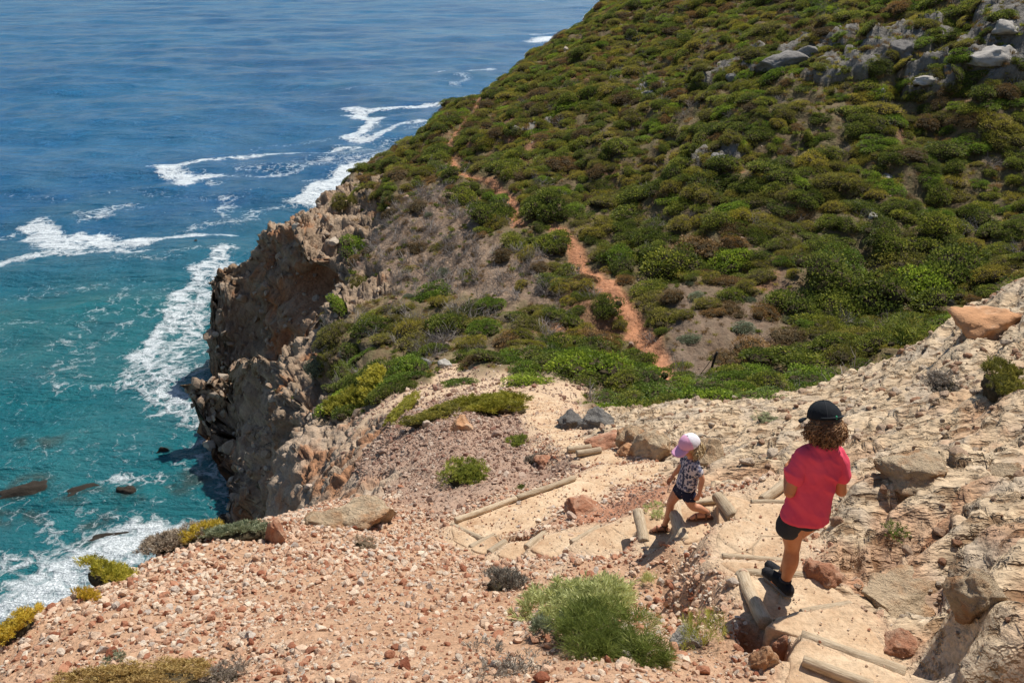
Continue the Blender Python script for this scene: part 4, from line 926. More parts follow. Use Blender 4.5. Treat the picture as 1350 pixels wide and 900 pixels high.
SP_ = [  # hand placed: u, v (centre), half width px, kind, label, height factor
 (648,280,36,'dark','big round dark bush left of the narrow red trail gap',1.15),(716,270,36,'dark','big round dark bush right of the narrow red trail gap',1.2),(727,318,32,'dark','rounded dark bush where the trail widens',1.1),(680,318,26,'dark','dark bush beneath the trail gap pair',1),(608,258,26,'dark','dark bush left of the trail pair of round bushes',1),
 (468,330,28,'bright','bright green bush alone on the dry slope above the cave',1.1),(815,335,30,'bright','bright green bush right of the wide red trail',1),(455,262,20,'olive','olive bush near the skyline above the sea',1),(570,385,30,'bright','bright green bush at the foot of the grey twigs',.9),(800,400,24,'dark','dark bush left of the wide red trail',1.1),(838,470,28,'dark','dark bush at the lower bend of the red trail',1.1),
 (620,470,26,'dark','dark bush above the sandy clearing',1.1),(590,425,30,'dark','dark bush in the middle of the saddle scrub',1.1),(640,430,26,'bright','green bush right of the saddle centre',.9),(690,425,34,'olive','olive bush in the saddle scrub',.8),(740,415,30,'dark','dark bush up the saddle scrub',1),(780,460,36,'dark','broad dark bush beside the lower trail',.9),(720,470,40,'dark','broad dark bush in the lower saddle scrub',.8),(700,495,44,'bright','low green bush above the path clearing',.55),(760,490,36,'dark','low dark bush at the right of the path clearing',.6),(610,500,26,'bright','small green bush left of the path clearing',.6),
 (450,400,26,'bright','yellowish bush on the rim of the cliff cave',.8),(470,370,14,'yellow','small yellow-green tuft above the cliff cave',.9),(490,430,34,'dark','dark bush above the nearer cliff',.9),(440,440,30,'olive','olive bush above the nearer cliff',.8),(525,430,26,'olive','olive brown bush in the saddle above the cliff',.9),(470,465,30,'dark','dark low bush hanging over the nearer cliff',.8),(415,480,20,'grey','grey-green bush on top of the nearer cliff',.8),
 (960,340,34,'bright','bright green bush on the shoulder above the dry gully',.9),(885,345,44,'dark','dark bush on the shoulder above the red earth',1),(920,320,40,'brown','rusty brown bush above the red earth gully',.8),(1120,465,36,'olive','round olive bush at the foot of the gully',1),(1200,440,40,'olive','spiky olive shrub behind the right outcrop',1),(1080,360,44,'dark','broad dark bush in the middle of the thicket',1),(1150,390,50,'dark','deep green bush in the right thicket',1.1),(1050,400,40,'dark','dark thicket bush right of the red gully',1.1),(1110,410,44,'dark','dark thicket bush above the round olive bush',1.1),(1210,370,50,'bright','bright green bush in the right thicket',1),(1270,350,50,'dark','dark bush in the far right thicket',1),(1240,400,36,'dark','dark bush above the outcrop crest',1),(1180,350,46,'olive','olive bush in the right thicket',1),
 (960,405,26,'brown','brown dry bush in the red gully',.9),(1010,410,24,'brown','brown dry bush right of the red gully',.9),(940,410,18,'brown','small brown bush at the gully head',.9),(1000,455,40,'brown','wide dry brown brush at the gully foot',.7),(960,470,30,'brown','dry brown brush beside the marker post',.7),(1040,440,30,'brown','dry brown brush under the thicket',.7),
 (860,512,50,'bright','low bright green mat behind the rock row',.5),(920,508,40,'bright','low green mat left of the marker post foot',.45),(800,525,30,'bright','low green mat at the path bend',.45),(1010,515,40,'bright','low green mat behind the outcrop crest',.4),(1060,500,34,'bright','low green bush behind the outcrop crest',.6),(820,512,34,'dark','dark low bush behind the path bend',.5),
 (740,45,9,'dark','tiny dark bush standing on the skyline above the surf',1.4),(590,200,16,'dark','dark bush left of the pale rocky trail',1),(610,185,14,'dark','dark bush right of the pale rocky trail',1),
]
for u, v, hw, k, lb, hf in SP_:
    loc, nor = see(u, v+hw*.25); t = (loc-Vector((0, 0, H))).length; shrubs.append((k, np.array(loc), np.array(nor), hw*t/F, hf, lb))
zone_v = np.zeros(len(Pd)); uu, vv, _ = project(Pd)
dens = (C['H']*(.35+.9*sstep(.30, .62, n3*.6+n1*.4)))+.13*C['D']+.02*C['E']; sadd = sstep(24, 28, Pd[:, 1])*sstep(42, 36, Pd[:, 1])*sstep(3, 0, Pd[:, 0]); dens *= (1-np.clip(trail_w*1.3, 0, 1))*(1-.85*gm)*(1-.88*sadd*sstep(.36, .50, n1))
P, nr, vi = pick(dens, 19500, 31); big_n = fbm(P/9+11, 2)*.5+.5
acc = [(s[1][0], s[1][1], s[1][2], s[3]) for s in shrubs]; A_ = np.zeros((20000, 4)); A_[:len(acc)] = acc; na = len(acc)
for i in range(len(P)):
    if P[i, 1] < 18: continue
    rad = (.30+.70*R.beta(1.5, 3.0)+.5*max(0, big_n[i]-.5))*(1.15 if P[i, 1] < 45 else 1.0+.004*(P[i, 1]-45)); d = np.sqrt(((A_[:na, :3]-P[i])**2).sum(1))
    if (d < .45*(A_[:na, 3]+rad)).any(): continue
    if td[vi[i]] < rad*(.9 if P[i, 1] < 40 else .7)+.2: continue
    A_[na] = (*P[i], rad); na += 1
    x = R.rand()+.35*(n3[vi[i]]-.5)+.08*sstep(48, 65, P[i, 1])+(.22*sadd[vi[i]]); u_, v_, _ = project(P[i])
    if C['D'][vi[i]] > .4: k = 'brown' if x < .55 else 'grey' if x < .75 else 'olive'; rad *= .7
    elif v_ > 480: k = 'bright' if x < .6 else 'dark'
    else: k = 'dark' if x < .46 else 'olive' if x < .76 else 'bright' if x < .85 else 'brown' if x < .95 else 'yellow'
    shrubs.append((k, P[i], nr[i], rad, R.uniform(.75, 1.25), None))
log('shrubs', len(shrubs))
ZH = [(640,130,'beside the upper end of the trail'),(560,210,'near the skyline above the surf'),(720,100,'below the upper left skyline'),(800,60,'near the top of the skyline'),(700,200,'just right of the pale rocky trail'),(620,330,'below the round bushes'),(540,280,'on the dry slope near the sea'),(780,250,'above the widening trail'),(800,160,'in the upper middle of the hill'),(900,60,'near the top edge left of the grey rock face'),
      (900,160,'below the grey outcrop of the hill'),(880,270,'on the shoulder above the bright bush'),(1000,140,'below the wide grey rock face'),(1010,260,'in the centre of the hill'),(960,360,'above the dry gully'),(1100,60,'beside the high grey rocks'),(1100,180,'in the upper right middle of the hill'),(1080,300,'above the thicket'),(1180,120,'under the low pale rock'),(1200,250,'on the right middle of the hill'),
      (1260,60,'left of the top right rocks'),(1300,160,'near the right edge, upper hill'),(1300,260,'near the right edge, middle hill'),(1300,340,'near the right edge above the outcrop'),(1160,400,'in the right thicket'),(1060,420,'at the left end of the thicket'),(960,460,'near the marker post'),(860,420,'right of the red trail foot'),(760,440,'left of the red trail foot'),(680,400,'in the upper saddle'),(580,440,'in the left saddle'),(480,420,'above the cliff cave'),(420,470,'on the nearer cliff top'),(660,490,'above the path clearing'),(860,505,'behind the rock row')]
app = np.array([s[3]/max(project(s[1])[2], 1)*(10 if s[5] else 1) for s in shrubs]); order = np.argsort(-app); items = []; rest = {k: [] for k in KINDS}
for rank, i in enumerate(order):
    k, loc, nor, rad, hf, lb = shrubs[i]; asp = R.uniform(.8, 1.9) if not lb else 1.0; e = tilt(nor, R, .65, R.normal(.25, .5))
    if rank < 300:
        o = thing(k+'_shrub' if k not in ('olive',) else 'olive_shrub', lb or '', 'shrub', protos[k][R.randint(len(protos[k]))], loc=tuple(loc-np.array((0, 0, .05))), rot=e, scale=(rad*asp, rad, rad*hf*.84), group=KINDS[k][0].replace('shrub', 'shrubs on the hillside'))
        if not lb: items.append((o, ('large ' if rad > .95 else 'small ' if rad < .6 else '')+KINDS[k][0].replace(' shrub', '')))
    else: rest[k].append((loc-np.array((0, 0, .05)), e, (rad*asp, rad, rad*hf*.84)))
name_all(items, ZH, 'shrub')
for k, L in rest.items():
    if L: strew(k+'_scrub', proto_objs(protos[k]), np.array([x[0] for x in L]), np.array([x[1] for x in L]), np.array([x[2] for x in L]), 61, f'mass of further {KINDS[k][0]}s covering the hillside', 'scrub')
# tufts of dry grass and low herbs on the soil
def tuft_mesh(name, mat, seed, n=60, ln=.9, wd=.06, lean=.7):
    R = np.random.RandomState(seed); D = unit(n, R)*lean; D[:, 2] = np.abs(D[:, 2])+.5; D /= np.linalg.norm(D, axis=1)[:, None]; P = np.c_[R.normal(0, .28, (n, 2)), np.zeros(n)]
    V, Q4 = leaves(P, D, ln*R.uniform(.5, 1, n), wd, R); return mesh_from(name, V, Q4, False, {'var': np.repeat(np.clip(R.normal(.5, .22, n), 0, 1), 4)}, [mat])
tf = [tuft_mesh('dry_tuft', LM['brown'], 1), tuft_mesh('dry_tuft', LM['olive'], 2), tuft_mesh('dry_tuft', LM['brown'], 3), tuft_mesh('green_tuft', LM['dark'], 4, 80, .8, .12)]
P, nr, vi = pick((C['H']+.8*C['D']+.10*C['E'])*(1-trail_w), 34000, 41); R = np.random.RandomState(42); s_ = R.uniform(.10, .30, len(P))*np.clip(P[:, 1]/40, .7, 1.6)
strew('grass_tufts', proto_objs(tf), P, np.c_[R.uniform(-.3, .3, (len(P), 2)), R.uniform(0, 6.28, len(P))], np.repeat(s_[:, None], 3, 1), 43, 'low dry grass and herbs between the hillside shrubs', 'grass')
# dry grey twigs
def twigs(seed, n, L, r0, spread=1.0, branch=2, up=.6):
    R = np.random.RandomState(seed); Vs = []; Qs = []; vs = []; b = 0
    for i in range(n):
        d = unit(1, R)[0]*spread; d[2] = abs(d[2])+up; d /= np.linalg.norm(d); p = np.array([R.normal(0, .16)*L, R.normal(0, .16)*L, 0.]); pts_ = [p]; l_ = L*R.uniform(.5, 1)
        for s in range(4): d = d+unit(1, R)[0]*.32; d /= np.linalg.norm(d); pts_.append(pts_[-1]+d*l_/4)
        stack = [(np.array(pts_), r0)]
        for _ in range(branch):
            j = R.randint(1, 4); d2_ = d+unit(1, R)[0]*.9; d2_ /= np.linalg.norm(d2_); q0 = pts_[j]; stack.append((np.array([q0, q0+d2_*l_*.18+unit(1, R)[0]*l_*.03, q0+d2_*l_*.38]), r0*.6))
        for pp, r_ in stack:
            V, Q4, T3 = tube_geo(pp, np.linspace(r_, r_*.35, len(pp)), 3, False); Vs.append(V); Qs.append(Q4+b); b += len(V); vs.append(np.full(len(V), R.rand()))
    return np.concatenate(Vs), np.concatenate(Qs), np.concatenate(vs)
tw_ = []
for i in range(3):
    V, Q4, va = twigs(60+i, 26, 1, .012, 1.3, 2, .35); tw_.append(mesh_from('dry_brush', V, Q4, False, {'var': va}, [m_twig]))
P, nr, vi = pick(C['D']**1.5*(1-trail_w)*(uu < 760)+.06*C['H']+.5*sadd*C['H'], 1100, 44); R = np.random.RandomState(45); s_ = R.uniform(.35, 1.0, len(P))
strew('dry_brush', proto_objs(tw_), P, np.c_[R.uniform(-.5, .5, (len(P), 2)), R.uniform(0, 6.28, len(P))], np.repeat(s_[:, None], 3, 1), 46, 'bleached grey dead twigs on the dry slope', 'dry brush')
log('scrub')

# ------------------------------------------------------------------ near plants, one by one
def needle_geo(seed, ntuft, nneedle, ln, wd, hgt=.5, nl=10, lean=.9, up=.5, shell=(.55, 1.0)):
    R = np.random.RandomState(seed); cs = []
    for i in range(nl):
        a = R.uniform(0, 6.28); rr_ = .75*math.sqrt(R.uniform(0, 1)); cs.append((rr_*math.cos(a), rr_*math.sin(a), hgt*(1-.7*rr_*rr_)*.45, R.uniform(.26, .42), R.uniform(-.2, .2)))
    cs = np.array(cs); k = R.choice(nl, ntuft); d = unit(ntuft, R); d[:, 2] = np.abs(d[:, 2]); P = cs[k, :3]+d*np.array([1, 1, hgt*1.2])*(cs[k, 3]*R.uniform(shell[0], shell[1], ntuft))[:, None]; P[:, 2] = np.maximum(P[:, 2], 0)
    A = d*.8+np.array([0, 0, up]); A /= np.linalg.norm(A, axis=1)[:, None]
    PP = np.repeat(P, nneedle, 0); AA = np.repeat(A, nneedle, 0); n = len(PP); PP = PP+AA*(R.uniform(0, ln*1.2, n))[:, None]; D = AA*1.0+unit(n, R)*lean; D /= np.linalg.norm(D, axis=1)[:, None]
    V, Q4 = leaves(PP, D, ln*R.uniform(.6, 1.2, n), wd, R); var = np.clip(np.repeat(.45+cs[k, 4]+R.normal(0, .14, ntuft), nneedle)+R.normal(0, .1, n), 0, 1)
    return V, Q4, np.repeat(var, 4)
def near_plant(name, label, u, v, hw, hh_, mat, seed, ntuft=420, nneedle=26, ln=.16, wd=.014, hgt=.6, group=None, stems=22, cat='bush', lean=.9, up=.5, stem_mat=None, yaw=0, aspect=1.0, core=True, tl=.8, shell=(.55, 1.0)):
    vs_ = v+hh_*.45; loc, nor = see(u, vs_)
    while v > 640 and loc.y > 11 and vs_ < 895: vs_ += 3; loc, nor = see(u, vs_)
    t = (loc-Vector((0, 0, H))).length; w_ = hw*t/F
    o = thing(name, label, cat, loc=tuple(loc), group=group); R = np.random.RandomState(seed); e = Euler(tilt(nor, R, tl, yaw)); V, Q4, va = needle_geo(seed, ntuft, nneedle, ln, wd, hgt, 12, lean, up, shell)
    o.rotation_euler = e; o.scale = (w_, w_*aspect, w_*hh_/hw/.62)
    link('foliage', mesh_from('foliage', V, Q4, False, {'var': va}, [mat]), o)
    if stems:
        V, Q4, va = twigs(seed+1, stems, .62*hgt*1.3, .012, 1.5, 2, .5); link('stems', mesh_from('stems', V, Q4, False, {'var': va}, [stem_mat or m_twig]), o)
    if core:
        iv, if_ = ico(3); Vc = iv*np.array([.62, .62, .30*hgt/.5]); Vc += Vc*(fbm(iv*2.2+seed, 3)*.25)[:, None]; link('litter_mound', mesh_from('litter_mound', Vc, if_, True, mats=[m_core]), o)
    return o
LM['pine'] = leaf_mat('needle_green', [(0, (.07, .095, .02)), (.4, (.17, .21, .045)), (.75, (.32, .36, .09)), (1, (.52, .52, .20))], .4)
LM['fennel'] = leaf_mat('fennel_pale', [(0, (.26, .28, .12)), (.5, (.48, .50, .24)), (1, (.68, .66, .38))], .3)
LM['lime'] = leaf_mat('lime_leaf', [(0, (.16, .15, .018)), (.4, (.34, .32, .045)), (.8, (.54, .48, .09)), (1, (.66, .58, .18))], .4)
LM['gold'] = leaf_mat('golden_leaf', [(0, (.20, .15, .02)), (.5, (.42, .32, .04)), (1, (.58, .46, .09))], .3)
LM['greytwig'] = leaf_mat('dead_grey_leaf', [(0, (.13, .10, .085)), (.5, (.25, .21, .18)), (1, (.42, .37, .33))], .1)
LM['tan'] = leaf_mat('dry_tan_leaf', [(0, (.17, .11, .04)), (.5, (.31, .22, .09)), (1, (.45, .36, .16))], .2)
near_plant('green_bush', 'large feathery green bush at the bottom centre', 810, 842, 72, 33, LM['pine'], 1, 480, 30, .24, .009, .62, aspect=.8, up=.7, tl=.35, shell=(.6, 1.15))
near_plant('pale_bush', 'pale yellow-green flowering bush behind the large feathery green bush', 768, 800, 82, 40, LM['fennel'], 2, 560, 28, .15, .018, .6, tl=.4, shell=(.5, 1.2), aspect=.7, core=False, stems=40, stem_mat=LM['fennel'])
near_plant('grey_leaved_bush', 'small blue-grey plant between the pale bush and the big green bush', 735, 832, 34, 26, LM['grey'], 3, 160, 22, .2, .03, .6, core=False)
near_plant('grey_bush', 'grey dead cushion plant below the paved landing', 664, 765, 32, 20, LM['greytwig'], 4, 240, 22, .16, .02, .6, stems=60)
near_plant('dead_bush', 'flat grey tangle of dead twigs at the bottom left of the green bush', 668, 872, 62, 30, LM['greytwig'], 5, 90, 14, .14, .02, .4, stems=110, core=False)
near_plant('green_bush', 'wispy green plant right of the large feathery green bush', 928, 836, 36, 32, LM['pine'], 6, 80, 20, .22, .014, .7, core=False, aspect=.7)
near_plant('cushion_plant', 'yellow-green cushion plant hanging on the left scree edge', 150, 760, 48, 22, LM['lime'], 7, 420, 24, .13, .022, .55, aspect=.6, yaw=.6)
near_plant('cushion_plant', 'yellow-brown cushion at the lower end of the scree edge', 114, 784, 20, 12, LM['gold'], 8, 220, 22, .14, .022, .55, aspect=.7)
near_plant('brown_bush', 'grey-brown bush on the scree rim above the surf', 238, 706, 42, 20, LM['greytwig'], 9, 420, 24, .13, .018, .6, stems=50)
near_plant('golden_bush', 'golden yellow bush on the scree rim', 268, 704, 28, 20, LM['gold'], 10, 260, 24, .15, .022, .6)
near_plant('grey_green_bush', 'long grey-green bush along the scree rim', 322, 699, 52, 20, LM['grey'], 11, 380, 24, .12, .018, .55, aspect=.6)
near_plant('left_edge_bush', 'olive brown bush at the left border of the picture', 16, 830, 34, 16, LM['gold'], 12, 380, 24, .14, .02, .6)
near_plant('brown_tuft', 'brown-green heather tuft at the bottom edge left of centre', 190, 895, 100, 24, LM['tan'], 13, 620, 26, .10, .012, .6, aspect=.5)
near_plant('grey_tuft', 'grey dry tuft right of the brown heather tuft', 290, 893, 34, 16, LM['greytwig'], 14, 200, 22, .13, .016, .6)
near_plant('green_cushion', 'green cushion plant alone on the mauve rubble', 614, 622, 34, 20, LM['pine'], 15, 420, 24, .14, .018, .6)
near_plant('green_cushion', 'little green cushion plant beside the upper steps', 683, 580, 18, 9, LM['pine'], 16, 220, 22, .16, .024, .6)
near_plant('green_sprig', 'tiny green sprig on the slope below the solitary cushion plant', 687, 645, 8, 7, LM['pine'], 17, 60, 20, .25, .03, .7, core=False)
near_plant('yellow_shrub', 'long yellow-green shrub beside the sandy clearing', 652, 532, 66, 26, LM['lime'], 18, 620, 26, .11, .018, .55, aspect=.55)
near_plant('yellow_shrub', 'olive trailing shrub running left from the long yellow-green shrub', 568, 545, 50, 14, LM['olive'], 19, 420, 24, .12, .02, .5, aspect=.5)
near_plant('yellow_shrub', 'yellow-green shrub strip below the orange soil patch', 536, 536, 44, 12, LM['lime'], 20, 360, 24, .13, .02, .5, aspect=.5)
near_plant('yellow_shrub', 'bright yellow-green shrub on the cliff crest', 500, 506, 44, 24, LM['lime'], 21, 420, 24, .14, .024, .6, aspect=.7)
near_plant('yellow_shrub', 'yellow-green shrub lower along the cliff crest', 462, 526, 30, 20, LM['lime'], 22, 320, 24, .15, .026, .6)
near_plant('grey_dry_plant', 'dark dry plant beside the brown rock near the upper steps', 706, 606, 15, 10, LM['greytwig'], 23, 120, 20, .2, .03, .6)
near_plant('olive_shrub', 'yellow-olive shrub on the right outcrop near the picture edge', 1322, 505, 52, 24, LM['olive'], 24, 620, 26, .12, .018, .6, aspect=.6)
near_plant('grey_bush', 'grey twiggy bush left of the olive shrub on the outcrop', 1250, 512, 44, 12, LM['greytwig'], 25, 300, 22, .14, .02, .5, aspect=.5)
near_plant('grass_tuft', 'small green grass tuft on the outcrop right of the red shirt', 1178, 698, 16, 6, LM['bright'], 26, 60, 20, .25, .03, .6, core=False, stems=0)
near_plant('pale_herb', 'pale green herb behind the small child', 862, 672, 16, 8, LM['fennel'], 27, 100, 20, .2, .03, .6, core=False, stems=0)
near_plant('pale_herb', 'small pale herb left of the log steps above the green bush', 858, 766, 12, 12, LM['fennel'], 28, 60, 20, .26, .03, .7, core=False, stems=8)
near_plant('grey_tuft', 'small dark grey tuft below the big pale boulder', 482, 716, 18, 9, LM['greytwig'], 29, 140, 20, .18, .022, .6)
near_plant('grey_leaved_bush', 'grey-green cushion on the crest of the right outcrop', 1015, 553, 24, 6, LM['grey'], 30, 140, 20, .18, .022, .5)
near_plant('grey_leaved_bush', 'low grey plant on the scree left of the heather', 150, 866, 14, 8, LM['grey'], 31, 60, 20, .2, .03, .5, core=False)
near_plant('palm_shrub', 'fan-leaved green palm shrub behind the outcrop crest', 1190, 445, 34, 20, LM['dark'], 32, 60, 26, .42, .03, .7, lean=1.3, core=False)
log('near plants')
#@@PEOPLE
# ------------------------------------------------------------------ the two children
def skin_mat(name, c, c2): g = N(name); n_ = g.noise(14, 4, .6); g.b.inputs['Subsurface Weight'].default_value = .08; g.b.inputs['Subsurface Radius'].default_value = (.02, .008, .004); return g.done(g.mix(g.ramp(n_, [(.35, 0), (.65, 1)]), c, c2), .5, spec=.35)
m_skin = skin_mat('tanned_skin', (.50, .185, .075), (.58, .235, .105)); m_skin2 = skin_mat('child_skin', (.52, .235, .13), (.60, .29, .17))
def cloth(name, c, c2, sc=30, rough=.85): g = N(name); o = g.obj(); n_ = g.noise(sc, 3, .5, o); w_ = g.noise(5, 4, .6, o); return g.done(g.mix(g.ramp(w_, [(.3, 0), (.7, 1)]), c, c2), rough, g.bump(g.math('ADD', g.math('MULTIPLY', n_, .3), w_), .5, .012), spec=.15)
m_red = cloth('red_cotton', (.72, .065, .115), (.84, .10, .16)); m_short = cloth('dark_grey_cloth', (.030, .032, .036), (.05, .052, .058)); m_capb = cloth('black_cap_cloth', (.012, .014, .017), (.022, .026, .030), 60)
m_green = N('green_tag'); m_green.done((.05, .42, .20), .6); m_green = m_green.m
m_shoe = cloth('black_shoe', (.012, .012, .014), (.03, .03, .033), 80); m_sole = N('shoe_sole'); m_sole.done((.16, .15, .14), .8); m_sole = m_sole.m
m_sand_l = cloth('brown_sandal', (.13, .065, .04), (.19, .10, .06), 60); m_lip = N('lips'); m_lip.done((.42, .13, .10), .5); m_lip = m_lip.m
m_eye = N('eye_white'); m_eye.done((.75, .72, .68), .3); m_eye = m_eye.m; m_iris = N('iris'); m_iris.done((.05, .03, .02), .2); m_iris = m_iris.m
def hair_mat(name, c1, c2): g = N(name); return g.done(g.mix(g.attr('var'), c1, c2), .5, trans=.2, spec=.4)
m_hair = hair_mat('curly_brown_hair', (.13, .055, .022), (.55, .31, .14)); m_blond = hair_mat('blond_hair', (.50, .36, .18), (.72, .56, .34))
m_pink = cloth('pink_cap_cloth', (.78, .38, .55), (.82, .44, .60), 60); m_white = cloth('white_cap_cloth', (.72, .68, .72), (.80, .77, .80), 60)
def print_mat(name, base, a_, b_, sc, lo):
    g = N(name); o = g.obj(); v = g.voro(sc, 'F1', o); vc = g.new('TexVoronoi'); vc.inputs['Scale'].default_value = sc; g.L(o, vc.inputs['Vector'])
    petals = g.math('ADD', v, g.math('MULTIPLY', g.noise(sc*2.6, 3, .6, o), .35)); fl = g.ramp(petals, [(lo, 1), (lo+.05, 0)])
    sep = g.new('SeparateColor'); g.L(vc.outputs['Color'], sep.inputs[0]); c = g.mix(fl, base, g.mix(g.ramp(sep.outputs[0], [(.45, 0), (.5, 1)]), a_, b_)); return g.done(c, .85, spec=.15)
m_print = print_mat('floral_top', (.56, .52, .54), (.05, .06, .10), (.13, .14, .22), 42, .70); m_navy = print_mat('navy_print_shorts', (.016, .02, .045), (.45, .45, .50), (.30, .12, .2), 40, .30)

def cap_chain(P, rad, seg=14, flat=1.0):
    """closed tapered limb with rounded ends"""
    P = np.asarray(P, float); rad = np.asarray(rad, float); k = np.linspace(0, 1, len(P)); kk_ = np.linspace(0, 1, (len(P)-1)*4+1)
    # smooth interpolation of centre line and radius
    def cr(a):
        out = []; A_ = np.concatenate([2*a[:1]-a[1:2], a, 2*a[-1:]-a[-2:-1]])
        for i in range(len(a)-1):
            p0, p1, p2, p3 = A_[i:i+4]
            for t in np.arange(4)/4: out.append(.5*((2*p1)+(-p0+p2)*t+(2*p0-5*p1+4*p2-p3)*t*t+(-p0+3*p1-3*p2+p3)*t**3))
        out.append(a[-1]); return np.array(out)
    C_ = cr(P); r_ = cr(rad); d0 = C_[0]-C_[1]; d0 /= np.linalg.norm(d0); d1_ = C_[-1]-C_[-2]; d1_ /= np.linalg.norm(d1_)
    an = np.array([.99, .85, .5]); pre = np.array([C_[0]+d0*r_[0]*s for s in an]); pr = r_[0]*np.sqrt(1-an**2); post_ = np.array([C_[-1]+d1_*r_[-1]*s for s in an[::-1]]); po = r_[-1]*np.sqrt(1-an[::-1]**2)
    return tube_geo(np.concatenate([pre, C_, post_]), np.concatenate([pr, r_, po]), seg, True, flat)
def ellip(c, r, rot=None, sub=3):
    V, Fc = ico(sub); V = V*np.asarray(r, float)
    if rot is not None: V = V@np.array(rot.to_matrix()).T
    return V+np.asarray(c, float), np.zeros((0, 4), int), Fc
def loft(rings, seg=28):
    """closed stack of ellipses: (centre, rx, ry, yaw axis right, axis fwd)"""
    V = []; a = np.arange(seg)/seg*2*math.pi
    for c, rx, ry, ax_, ay_ in rings: V.append(np.asarray(c)+np.cos(a)[:, None]*rx*np.asarray(ax_)+np.sin(a)[:, None]*ry*np.asarray(ay_))
    V = np.concatenate(V); k = np.arange(seg); k2 = (k+1) % seg; n_ = len(rings)
    Q4 = np.concatenate([np.stack([i*seg+k, i*seg+k2, (i+1)*seg+k2, (i+1)*seg+k], -1) for i in range(n_-1)])
    V = np.concatenate([V, [rings[0][0]], [rings[-1][0]]]); T3 = np.concatenate([np.stack([k2, k, np.full(seg, len(V)-2)], -1), np.stack([(n_-1)*seg+k, (n_-1)*seg+k2, np.full(seg, len(V)-1)], -1)]); return V, Q4, T3
def fuse(name, geos, voxel, mat, smooth=4, wrinkle=None):
    Vs, Q_, T_, b = [], [], [], 0
    for V, q4, t3 in geos:
        Vs.append(V); 
        if len(q4): Q_.append(np.asarray(q4)+b)
        if len(t3): T_.append(np.asarray(t3)+b)
        b += len(V)
    bl = []; 
    if Q_: bl.append(np.concatenate(Q_))
    if T_: bl.append(np.concatenate(T_))
    me = mesh_from(name+'_raw', np.concatenate(Vs), bl, True); o = bpy.data.objects.new(name+'_raw', me); COL.objects.link(o)
    md = o.modifiers.new('remesh', 'REMESH'); md.mode = 'VOXEL'; md.voxel_size = voxel; md.use_smooth_shade = True
    if smooth: ms = o.modifiers.new('smooth', 'SMOOTH'); ms.iterations = smooth; ms.factor = .5
    d_ = bpy.context.evaluated_depsgraph_get(); d_.update(); out = bpy.data.meshes.new_from_object(o.evaluated_get(d_)); bpy.data.objects.remove(o); bpy.data.meshes.remove(me); out.name = name
    if wrinkle: 
        n_ = len(out.vertices); co = np.empty(n_*3, np.float32); out.vertices.foreach_get('co', co); co = co.reshape(-1, 3); no = np.empty(n_*3, np.float32); out.vertices.foreach_get('normal', no); no = no.reshape(-1, 3)
        co = co+no*wrinkle(co)[:, None]; out.vertices.foreach_set('co', co.astype(np.float32).ravel())
    out.materials.clear(); out.materials.append(mat); out.polygons.foreach_set('use_smooth', np.ones(len(out.polygons), bool)); out.update(); return out
def unitv(a): a = np.asarray(a, float); return a/np.linalg.norm(a)
def hand(wrist, d, palm_n, side, s=1.0, curl=.5):
    """palm, five unequal bent fingers; d: pointing direction, palm_n: palm normal, side: +1 thumb on cross(d, palm_n)"""
    d = unitv(d); n_ = unitv(np.asarray(palm_n)-d*np.dot(palm_n, d)); x = np.cross(d, n_)*side; g = []
    g.append(cap_chain([wrist, wrist+d*.035*s, wrist+d*.062*s], [.017*s, .024*s, .022*s], 12, .55))
    for i, (off_, L) in enumerate([(.020, .052), (.007, .058), (-.007, .054), (-.019, .043)]):
        b_ = wrist+d*.068*s+x*off_*s; q1 = b_+d*L*.45*s; q2 = q1+unitv(d*(1-curl*.5)+n_*curl*.8)*L*.32*s; q3 = q2+unitv(d*(1-curl)+n_*curl*1.3)*L*.28*s; g.append(cap_chain([b_-d*.015*s, q1, q2, q3], [.0085*s, .008*s, .0072*s, .006*s], 8))
    t0 = wrist+d*.02*s+x*.018*s; g.append(cap_chain([t0, t0+unitv(d*.6+x*.8)*.028*s, t0+unitv(d*.6+x*.8)*.028*s+unitv(d+x*.2+n_*.3)*.026*s], [.011*s, .0095*s, .007*s], 8)); return g
def head_geo(c, fwd, up, s):
    """skull, jaw, nose, ears, brow, all fused with the body; s = head height"""
    f = unitv(fwd); u_ = unitv(np.asarray(up)-f*np.dot(up, f)); r_ = np.cross(f, u_); M_ = Matrix((r_, f, u_)).transposed(); rot = M_.to_quaternion()
    P = lambda x, y, z: c+r_*x*s+f*y*s+u_*z*s
    g = [ellip(P(0, -.04, .10), (.34*s, .41*s, .38*s), rot), ellip(P(0, .08, -.16), (.25*s, .30*s, .32*s), rot), ellip(P(0, .20, -.36), (.11*s, .12*s, .09*s), rot)]
    g.append(cap_chain([P(0, .36, .02), P(0, .42, -.08), P(0, .44, -.13)], [.035*s, .045*s, .06*s], 8)); g.append(ellip(P(0, .33, .06), (.22*s, .06*s, .05*s), rot))
    for sx_ in (-1, 1): g.append(ellip(P(.345*sx_, .0, -.06), (.035*s, .075*s, .12*s), rot)); g.append(ellip(P(.15*sx_, .25, -.13), (.10*s, .10*s, .09*s), rot))
    return g, P, rot
